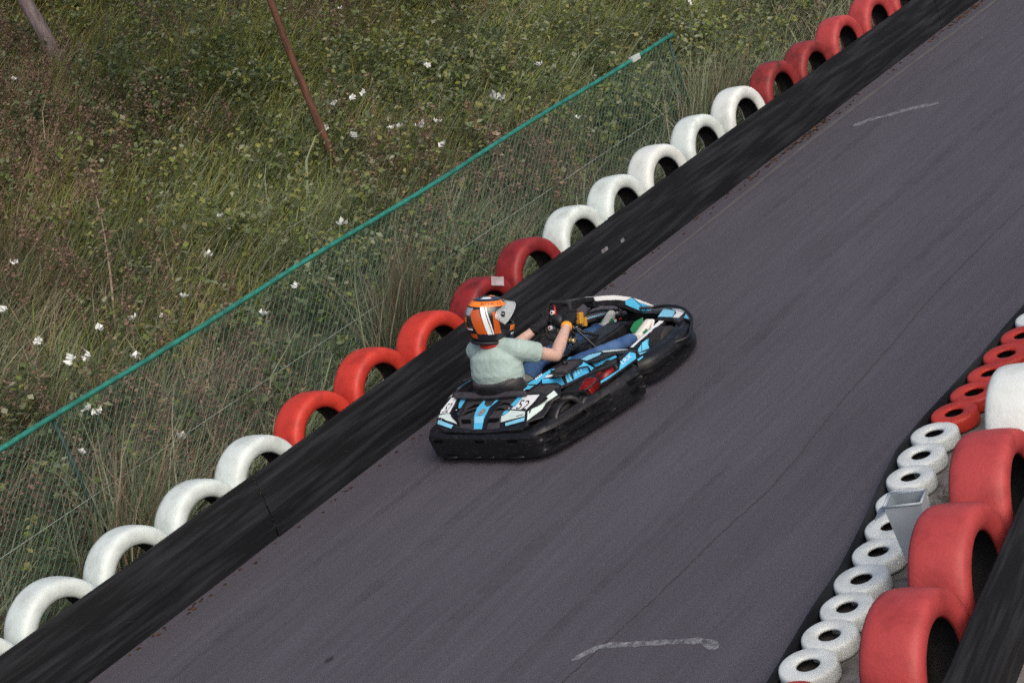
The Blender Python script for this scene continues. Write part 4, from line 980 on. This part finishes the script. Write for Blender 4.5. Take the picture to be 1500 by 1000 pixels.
pplate('pedal', z7((330, 430), (360, 405), (368, 425), (335, 442)), (np.array([-.16, .95, .22]), np.array([.3, -.9, .3])), M['red_part'], kart, .01)
tube('pedal_arm', [(.22, .90, .07), (.20, .90, .18)], .009, M['steel'], kart, 8)
tube('pedal_arm', [(-.20, .95, .07), (-.18, .95, .2)], .009, M['steel'], kart, 8)

# ---- seat shell
def seat():
    V = []; F = []; prof = [(.12, .085, .17), (-.05, .070, .19), (-.25, .075, .20), (-.42, .11, .205), (-.51, .20, .215), (-.555, .31, .22), (-.575, .43, .21), (-.578, .485, .19)]
    n = 13
    for y, z, hw in prof:
        for j in range(n):
            t = -1 + 2 * j / (n - 1); lift = (abs(t) ** 3) * (.20 if z < .2 else .05) ; fwd = (abs(t) ** 2.5) * (.0 if z < .1 else .14)
            V.append((-.02 + hw * math.sin(t * 1.35) / math.sin(1.35), y + fwd, z + lift * (1 if z < .3 else .3)))
    for i in range(len(prof) - 1):
        for j in range(n - 1): F.append((i * n + j, i * n + j + 1, (i + 1) * n + j + 1, (i + 1) * n + j))
    o = mesh('seat', V, F, M['plastic'], kart, smooth=True)
    md = o.modifiers.new('thick', 'SOLIDIFY'); md.thickness = .02; md.offset = 1
    md = o.modifiers.new('sub', 'SUBSURF'); md.levels = md.render_levels = 2
    rim = [Vector(V[(len(prof) - 1) * n + j]) for j in range(n)] 
    v, f = tube_geo([Vector(V[4 * n])] + [Vector(V[6 * n])] + rim + [Vector(V[6 * n + n - 1])] + [Vector(V[4 * n + n - 1])], .013, 8); mesh('rim', v, f, M['grey_plastic'], o, smooth=True)
seat()
pplate('headrest_pad', z6((-85, 440), (-30, 370), (60, 372), (150, 410), (205, 455), (120, 500), (40, 520), (-60, 500)), (np.array([.20, -.40, .38]), np.array([.75, -.45, .5])), M['plastic'], kart, .03, 0, .008)

# ---- steering wheel
WC = Vector((-.030, .325, .540)); WU = Vector((0, .43, .90)).normalized(); WX = Vector((1, 0, 0)); WN = WX.cross(WU)
def wp(a, b, out=0): return WC + WX * a + WU * b + WN * out
rot = -.10
def wr(a, b, out=0): return wp(a * math.cos(rot) - b * math.sin(rot), a * math.sin(rot) + b * math.cos(rot), out)
ring = [(-.078, .132), (.078, .132), (.104, .10), (.118, .03), (.115, -.05), (.092, -.112), (.05, -.130), (-.05, -.130), (-.092, -.112), (-.115, -.05), (-.118, .03), (-.104, .10)]
RP = smooth_path([wr(*q) for q in ring + [ring[0]]], 4)
v, f = tube_geo(RP, .016, 10, False); sw = mesh('steering_wheel', v, f, M['foam'], kart, smooth=True)
for a, b in ((-.115, .0), (.115, .0), (0, -.13)): tube('spoke', [wr(a, b), wr(a * .3, b * .3)], [.010, .016], M['engine_dark'], sw, 8)
mesh('hub', *merge([tube_geo([wr(0, 0, -.03), wr(0, 0, .02)], [.05, .045], 16)]), M['engine_dark'], sw, smooth=True)
tube('spoke', [wr(-.045, .125), wr(-.02, .02)], .008, M['red_part'], sw, 8)
for a, b in ((-.045, .06), (-.060, -.05)):
    v, f = tube_geo([wr(a, b, .0), wr(a, b, .022)], .016, 12); mesh('button', v, f, M['decal_white'], sw)
    v, f = tube_geo([wr(a, b, .022), wr(a, b, .026)], .008, 10); mesh('button_top', v, f, M['red_part'], sw)
# ================================================================== DRIVER
M['skin'] = mat('skin', (.56, .36, .29), .5, spec=.35, var=.10, vscale=10)
M['skin'].node_tree.nodes['Principled BSDF'].inputs['Subsurface Weight'].default_value = .12
M['skin'].node_tree.nodes['Principled BSDF'].inputs['Subsurface Radius'].default_value = (.02, .008, .004)
M['shirt'] = mat('mint cotton', (.35, .455, .425), .85, spec=.2, var=.06, vscale=6, bump=.35, bscale=45)
M['jeans'] = mat('blue denim', (.030, .075, .19), .85, spec=.2, col2=(.075, .145, .29), vscale=7, bump=.15, bscale=120, detail=8)
M['glove'] = mat('black knit glove', (.013, .013, .016), .8, spec=.3, var=.4, vscale=60, bump=.5, bscale=250)
M['shoe'] = mat('off-white shoe leather', (.60, .58, .53), .55, var=.1, vscale=14)
M['shoe_green'] = mat('green shoe patch', (.02, .26, .11), .45)
M['band'] = mat('orange wristband', (.85, .33, .02), .5)
M['red_cloth'] = mat('red neck cloth', (.50, .03, .02), .8)
def limb(pts, rad, n=14, caps=True):
    """rounded chain: rad entries are r or (side, front) radii"""
    P, T, N = frames(pts); V = []; F = []; rows = []
    def ring(p, t, nn, ra, rb): 
        b = t.cross(nn); rows.append([tuple(p + nn * math.cos(2 * PI * k / n) * rb + b * math.sin(2 * PI * k / n) * ra) for k in range(n)])
    R = [(r, r) if not isinstance(r, (tuple, list)) else r for r in rad]
    if caps:
        for a in (80, 60, 35): ring(P[0] - T[0] * min(R[0]) * math.sin(math.radians(a)), T[0], N[0], R[0][0] * math.cos(math.radians(a)), R[0][1] * math.cos(math.radians(a)))
    for p, t, nn, r in zip(P, T, N, R): ring(p, t, nn, *r)
    if caps:
        for a in (35, 60, 80): ring(P[-1] + T[-1] * min(R[-1]) * math.sin(math.radians(a)), T[-1], N[-1], R[-1][0] * math.cos(math.radians(a)), R[-1][1] * math.cos(math.radians(a)))
    for r in rows: V += r
    for i in range(len(rows) - 1):
        for k in range(n): F.append((i * n + k, i * n + (k + 1) % n, (i + 1) * n + (k + 1) % n, (i + 1) * n + k))
    F += [tuple(range(n - 1, -1, -1)), tuple((len(rows) - 1) * n + k for k in range(n))]
    return V, F
def fuse(name, parts, voxel, m, parent, smooth_it=6, wrinkle=None):
    v, f = merge(parts); o = mesh(name, v, f, None, None); fix_normals(o)
    rm = o.modifiers.new('r', 'REMESH'); rm.mode = 'VOXEL'; rm.voxel_size = voxel
    sm = o.modifiers.new('s', 'SMOOTH'); sm.iterations = smooth_it; sm.factor = .5
    dg = bpy.context.evaluated_depsgraph_get(); me = bpy.data.meshes.new_from_object(o.evaluated_get(dg))
    bpy.data.objects.remove(o); me.name = name
    if wrinkle:
        for vt in me.vertices: vt.co += vt.normal * wrinkle(vt.co)
    me.polygons.foreach_set('use_smooth', [True] * len(me.polygons)); me.materials.clear(); me.materials.append(m)
    return link(name, me, parent)
X0 = -.02
def X(x, y, z): return Vector((X0 + x, y, z))
person = empty('person', (X0, -.40, .10))
tag(person, 'driver in mint t-shirt, jeans, black gloves and orange helmet sitting in the go-kart', 'person')
HC = X(.0, -.325, .885)
shR, shL = X(.195, -.375, .655), X(-.205, -.35, .655)
elR, elL = Vector(on_x(814, 521, .27)), X(-.27, -.08, .47)
hR, hL = Vector(wr(.117, .035)), Vector(wr(-.117, .0))
wrR, wrL = hR + (Vector(on_x(824, 486, .19)) - hR).normalized() * .085, hL + (Vector(on_x(781, 484, -.17)) - hL).normalized() * .085
hip = X(0, -.385, .20)
knR, knL = X(.205, .16, .285), X(-.215, .20, .30)
anR, anL = Vector(on_x(928, 497, .255)), Vector(on_x(880, 482, -.20))
# body: one continuous skin (torso, neck, head, arms to the wrist, legs)
body_parts = [limb([hip, X(0, -.43, .32), X(0, -.435, .45), X(0, -.415, .58), X(0, -.375, .67), X(0, -.36, .72)], [(.15, .10), (.145, .10), (.155, .105), (.165, .10), (.10, .07), (.06, .06)]),
              limb([X(0, -.365, .70), X(0, -.345, .79), HC + Vector((0, .0, -.03))], [.058, .055, .06]),
              limb([HC + Vector((0, -.01, .03)), HC + Vector((0, .0, -.02)), HC + Vector((0, .035, -.075))], [(.072, .09), (.07, .088), (.05, .055)]),
              limb([HC + Vector((0, .09, .0)), HC + Vector((0, .108, -.03))], [.008, .013], 8)]
for sh, el, wr_, sg in ((shR, elR, wrR, 1), (shL, elL, wrL, -1)):
    up_ = (el - sh); fo = (wr_ - el)
    body_parts.append(limb([sh, sh + up_ * .5, el, ], [.058, .050, .044]))
    body_parts.append(limb([el, el + fo * .28, el + fo * .7, wr_ + fo * .06], [.044, .047, .036, (.030, .026)]))
for hp_, kn, an in ((X(.10, -.37, .20), knR, anR), (X(-.10, -.37, .20), knL, anL)):
    body_parts.append(limb([hp_, (hp_ + kn) / 2, kn, (kn * .6 + an * .4), an], [.072, .060, .046, .042, .034]))
body = fuse('body', body_parts, .009, M['skin'], person, 5)
for s in (-1, 1):
    e = HC + Vector((s * .031, .083, .012)); mesh('eye', *revolve([(.0001, -.011), (.008, -.008), (.011, 0), (.008, .008), (.0001, .011)], 12, 'z', tuple(e)), M['decal_white'], body, smooth=True)
# t-shirt
def wr_shirt(c):
    v = Vector(c); n1 = mnoise.noise(Vector((v.x * 9 + v.z * 5, v.y * 9, v.z * 22))); n2 = mnoise.noise(Vector((v.x * 26, v.y * 20 + v.x * 12, v.z * 34 + v.x * 18)))
    low = max(0, min(1, (.62 - v.z) / .25)); n3 = mnoise.noise(Vector((v.x * 5 + 3, v.y * 5, v.z * 40 + v.x * 25))); n4 = abs(mnoise.noise(Vector((v.x * 7 + v.z * 9, v.y * 7 + v.x * 4, v.z * 15 - v.x * 11 + 5)))); return .002 * n1 + .0015 * n2 + .007 * n3 * low - .008 * max(0, .20 - n4)
sp = [limb([X(0, -.36, .245), X(0, -.42, .33), X(0, -.438, .42), X(0, -.432, .52), X(0, -.405, .62), X(0, -.378, .668), X(0, -.368, .700)], [(.190, .120), (.190, .117), (.202, .120), (.220, .130), (.212, .115), (.150, .085), (.075, .068)], 20)]
sp.append(limb([shL + Vector((.01, 0, .005)), X(-.10, -.366, .680), X(-.0, -.368, .690), X(.10, -.374, .680), shR + Vector((-.01, 0, .005))], [.068, .064, .058, .064, .068], 16))
for sh, el in ((shR, elR), (shL, elL)):
    d = el - sh; sp.append(limb([sh * .75 + X(0, -.38, .64) * .25, sh, sh + d * .35, sh + d * .50], [(.075), .076, .074, .072], 16, False))
shirt = fuse('t_shirt', sp, .009, M['shirt'], person, 5, wr_shirt)
for sh, el in ((shR, elR), (shL, elL)): mesh('sleeve_hem', *tube_geo([sh + (el - sh) * .47, sh + (el - sh) * .525], [.0705, .0715], 20, True), M['shirt'], shirt, smooth=True)
tube('neck_cloth', [X(.082 * math.sin(a), -.372 + .076 * math.cos(a), .728 + .010 * math.cos(a)) for a in np.arange(0, 6.3, .35)], .016, M['red_cloth'], person, 8)
# jeans
def wr_jeans(c):
    v = Vector(c); return .007 * mnoise.noise(Vector((v.x * 12, v.y * 8, v.z * 12))) + .005 * mnoise.noise(Vector((v.x * 9, v.y * 16 + v.x * 22, v.z * 18)))
jp = [limb([X(-.08, -.37, .20), X(.08, -.37, .20)], [.115, .115])]
for hp_, kn, an in ((X(.10, -.37, .20), knR, anR), (X(-.10, -.37, .20), knL, anL)):
    jp.append(limb([hp_, (hp_ + kn) / 2, kn, (kn * .6 + an * .4), (kn * .04 + an * .96)], [.095, .080, .066, .058, .052]))
jeans = fuse('jeans', jp, .010, M['jeans'], person, 4, wr_jeans)
# shoes: sole, upper, patch
def shoe(an, yaw, tilt):
    R = Matrix.Rotation(yaw, 3, 'Z') @ Matrix.Rotation(tilt, 3, 'X')
    T = lambda x, y, z: an + R @ Vector((x, y, z))
    up = fuse('shoe', [limb([T(0, -.04, -.035), T(0, .04, -.045), T(0, .12, -.055), T(0, .19, -.065)], [(.040, .042), (.042, .046), (.047, .034), (.040, .024)]), limb([T(0, .0, .015), T(0, .01, -.02)], [.036, .042])], .006, M['shoe'], person, 4)
    so = limb([T(0, -.07, -.085), T(0, .04, -.088), T(0, .12, -.090), T(0, .215, -.085)], [(.038, .013), (.040, .013), (.050, .013), (.036, .012)]); mesh('sole', *so, M['decal_white'], up, smooth=True)
    for s in (-1, 1):
        for y0_, l_ in ((-.035, .04), (.06, .045)):
            V = [T(s * .0475, y0_, -.065), T(s * .0475, y0_ + l_, -.068), T(s * .046, y0_ + l_ + .01, -.035), T(s * .045, y0_ + .012, -.022)]
            o = poly('patch', V, np.array(R @ Vector((s, 0, 0))), M['shoe_green'], up, .01)
    for k in range(4): tube('lace', [T(-.028, .05 + k * .022, -.012 - k * .008), T(0, .055 + k * .022, -.002 - k * .008), T(.028, .05 + k * .022, -.012 - k * .008)], .004, M['decal_white'], up, 6)
shoe(anR, -.10, .55); shoe(anL, .06, .55)
# gloves: palm, four curled fingers of unequal length, thumb
def glove(w, h, side):
    d = (h - w); fwd = d.normalized(); across = WX * side; 
    rimt = WU; nrm = WN                                          # the grip runs along the wheel rim
    wd = Vector(h)
    parts = [limb([w - fwd * .045, w, w + d * .55, wd + nrm * .022], [(.036, .034), (.037, .033), (.046, .034), (.044, .030)], 12)]
    for k, (o_, L_) in enumerate(((.042, .95), (.016, 1.05), (-.011, 1.0), (-.036, .82))):
        b = wd + rimt * o_ + nrm * .026; r = .0122 if k < 3 else .0105
        p1 = wd + rimt * (o_ * 1.05) + across * .030 * L_ + nrm * .018
        p2 = wd + rimt * (o_ * 1.05) + across * .032 * L_ - nrm * .018
        p3 = wd + rimt * (o_ * 1.0) + across * .004 - nrm * .028
        p4 = wd + rimt * (o_ * .95) - across * .022 - nrm * .016
        parts.append(limb([b, p1, p2, p3, p4], [r * 1.1, r * 1.08, r, r * .95, r * .85], 10))
    b = w + d * .45 - across * .02 + nrm * .01
    parts.append(limb([b, wd - across * .036 + rimt * .020 + nrm * .018, wd - across * .030 + rimt * .052 + nrm * .004], [.017, .0145, .012], 10))
    g_ = fuse('glove', parts, .0045, M['glove'], person, 3)
    v, f = tube_geo([w - fwd * .05, w - fwd * .034], [.0385, .0385], 16); mesh('cuff', v, f, M['glove'], g_, smooth=True)
glove(wrR, hR, 1); glove(wrL, hL, -1)
fo = (wrR - elR).normalized(); wb = wrR - fo * .062
tube('wristband', [wb - fo * .014, wb + fo * .014], .0405, M['band'], person, 18)

# ---- helmet
hroot_yaw = math.radians(-31)
HRz = Matrix.Rotation(hroot_yaw, 3, 'Z') @ Matrix.Rotation(math.radians(-19), 3, 'X')
def hsurf(a, t, k=1.0):
    """helmet surface: a = azimuth from straight ahead to the right, t = height -1..1"""
    ca, sa = math.cos(a), math.sin(a)
    f = max(0.0, 1 - abs(t) ** 2.5) ** .5 if t > 0 else 1 - .16 * abs(t) ** 2
    W_, LB, LF = .130, .168, .150
    ly = LF if ca > 0 else LB
    y = ly * ca * f; x = W_ * sa * f
    if ca > 0 and t < .05: y += .034 * ca ** 2 * min(1, (.05 - t) / .45)
    if ca < 0 and t < -.3: y += .03 * (-ca) * (-.3 - t)
    z = .150 * t
    return HC + HRz @ (Vector((x, y, z)) * k)
def hgrid(name, ca, na, nt_, m, parent, k=1.0, hole=None, th=0):
    """ca: function (u,v) -> (a,t) over the unit square"""
    V = []; F = []
    for j in range(nt_ + 1):
        for i in range(na + 1): V.append(hsurf(*ca(i / na, j / nt_), k))
    for j in range(nt_):
        for i in range(na):
            if hole and hole(*ca((i + .5) / na, (j + .5) / nt_)): continue
            F.append((j * (na + 1) + i, j * (na + 1) + i + 1, (j + 1) * (na + 1) + i + 1, (j + 1) * (na + 1) + i))
    o = mesh(name, V, F, m, parent, smooth=True)
    if th: md = o.modifiers.new('thick', 'SOLIDIFY'); md.thickness = th; md.offset = 1
    return o
D = math.radians
gloss = lambda n_, c, r=.22: mat(n_, c, r, spec=.5, coat=.6)
M['h_black'] = gloss('glossy black helmet', (.010, .011, .016)); M['h_orange'] = gloss('orange helmet paint', (.86, .20, .012)); M['h_deep'] = gloss('deep orange helmet paint', (.50, .085, .008), .3)
M['h_white'] = gloss('white helmet paint', (.74, .76, .78)); M['h_navy'] = gloss('navy helmet paint', (.03, .045, .085)); M['h_grey'] = gloss('grey helmet paint', (.30, .31, .36))
helmet = hgrid('helmet', lambda u, v: (-PI + 2 * PI * u, -1 + 1.998 * v), 64, 36, M['h_black'], person, 1.0, lambda a, t: abs(a) < D(58) and -.30 < t < .36, .010)
def quad_patch(name, c, m, k=1.008, na=10, nt_=8, mirror=True):
    """c: four (azimuth deg, t) corners, lower-front, lower-rear, upper-rear, upper-front"""
    for s in ((1, -1) if mirror else (1,)):
        def f(u, v):
            a0 = c[0][0] + (c[1][0] - c[0][0]) * u; a1 = c[3][0] + (c[2][0] - c[3][0]) * u
            t0 = c[0][1] + (c[1][1] - c[0][1]) * u; t1 = c[3][1] + (c[2][1] - c[3][1]) * u
            return s * D(a0 + (a1 - a0) * v), t0 + (t1 - t0) * v
        hgrid(name, f, na, nt_, m, helmet, k)
quad_patch('orange_panel', [(73, -.62), (92, -.62), (97, .40), (86, .36)], M['h_deep'])
quad_patch('orange_panel', [(110, -.62), (138, -.62), (160, .46), (131, .50)], M['h_deep'])
quad_patch('white_stripe', [(98, -.64), (109.5, -.64), (130, .62), (118.5, .62)], M['h_white'], 1.010)
quad_patch('white_stripe', [(92.5, -.64), (96, -.64), (116, .62), (112.5, .62)], M['h_white'], 1.010)
quad_patch('orange_band', [(40, .60), (178, .60), (180, .80), (46, .82)], M['h_orange'], 1.010, 30, 6)
quad_patch('navy_cap', [(50, .86), (180, .84), (180, .93), (50, .95)], M['h_navy'], 1.008, 20, 4)
quad_patch('white_flash', [(85, .915), (150, .90), (142, .955), (98, .965)], M['h_white'], 1.012, 16, 4)
quad_patch('orange_crown', [(30, .962), (90, .972), (90, .997), (30, .997)], M['h_orange'], 1.010, 10, 3)
quad_patch('grey_flash', [(158, .20), (178, .20), (178, .54), (150, .54)], M['h_grey'], 1.008)
quad_patch('orange_mark', [(172, -.12), (188, -.12), (188, .12), (172, .12)], M['h_orange'], 1.010, mirror=False)
quad_patch('white_mark', [(150, -.46), (174, -.46), (174, -.38), (150, -.38)], M['h_white'], 1.010)
quad_patch('orange_mark', [(142, -.84), (168, -.84), (168, -.64), (142, -.62)], M['h_deep'], 1.010)
quad_patch('chin_orange', [(24, -.56), (46, -.56), (46, -.34), (20, -.34)], M['h_orange'], 1.012)
quad_patch('chin_white', [(20, -.78), (40, -.78), (40, -.68), (20, -.68)], M['h_white'], 1.012)
# neck roll
hgrid('neck_roll', lambda u, v: (-PI + 2 * PI * u, -1.0 - .10 * v), 40, 2, M['ink'], helmet, .985, None, .02)
# lettering wrapped round the band
def helm_text(txt, a0, a1, t0, t1, m, k):
    cu = bpy.data.curves.new('lettering', 'FONT'); cu.body = txt; cu.resolution_u = 3
    t = bpy.data.objects.new('lettering', cu); COL.objects.link(t)
    dg = bpy.context.evaluated_depsgraph_get(); me = bpy.data.meshes.new_from_object(t.evaluated_get(dg)); bpy.data.objects.remove(t)
    bm = bmesh.new(); bm.from_mesh(me); bmesh.ops.subdivide_edges(bm, edges=[e for e in bm.edges if e.calc_length() > .1], cuts=3); bmesh.ops.triangulate(bm, faces=bm.faces); bm.to_mesh(me); bm.free()
    xs_ = [v.co.x for v in me.vertices]; ys_ = [v.co.y for v in me.vertices]
    for v in me.vertices:
        u = (v.co.x - min(xs_)) / (max(xs_) - min(xs_)); q = (v.co.y - min(ys_)) / (max(ys_) - min(ys_))
        v.co = hsurf(D(a0 + (a1 - a0) * u), t0 + (t1 - t0) * q, k)
    me.materials.clear(); me.materials.append(m); link('lettering', me, helmet)
helm_text('BOX 12', 130, 60, .665, .775, M['ink'], 1.016)
# clear visor, flipped up
M['visor'] = bpy.data.materials.new('clear visor'); M['visor'].use_nodes = True
b = M['visor'].node_tree.nodes['Principled BSDF']; b.inputs['Base Color'].default_value = (.80, .88, .90, 1); b.inputs['Roughness'].default_value = .08; b.inputs['Alpha'].default_value = .30; b.inputs['Specular IOR Level'].default_value = .8
def vis():
    V = []; F = []; na, nt_ = 24, 8
    piv = Vector((0, .035, .012)); Rv = Matrix.Rotation(D(52), 3, 'X')
    for j in range(nt_ + 1):
        for i in range(na + 1):
            a = D(-84 + 168 * i / na); t = -.36 + .80 * j / nt_; t *= (1 - .35 * (abs(a) / D(84)) ** 3)
            loc = HRz.inverted() @ (hsurf(a, t, 1.0) - HC); loc *= 1.05; loc = piv + Rv @ (loc - piv); V.append(HC + HRz @ loc)
    for j in range(nt_):
        for i in range(na): F.append((j * (na + 1) + i, j * (na + 1) + i + 1, (j + 1) * (na + 1) + i + 1, (j + 1) * (na + 1) + i))
    o = mesh('visor', V, F, M['visor'], helmet, smooth=True); md = o.modifiers.new('thick', 'SOLIDIFY'); md.thickness = .003
    edge = [V[nt_ * (na + 1) + i] for i in range(na + 1)]; tube('visor_edge', edge, .003, M['decal_white'], o, 6)
    edge = [V[i] for i in range(na + 1)]; tube('visor_edge', edge, .0025, M['decal_white'], o, 6)
vis()
for s in (1, -1):
    c = hsurf(s * D(68), .24, 1.02); q = hsurf(s * D(68), .24, 1.075); tube('pivot', [c, q], .02, M['h_black'], helmet, 14)
    tube('pivot_screw', [q, q + (q - c) * .3], .006, M['steel'], helmet, 8)
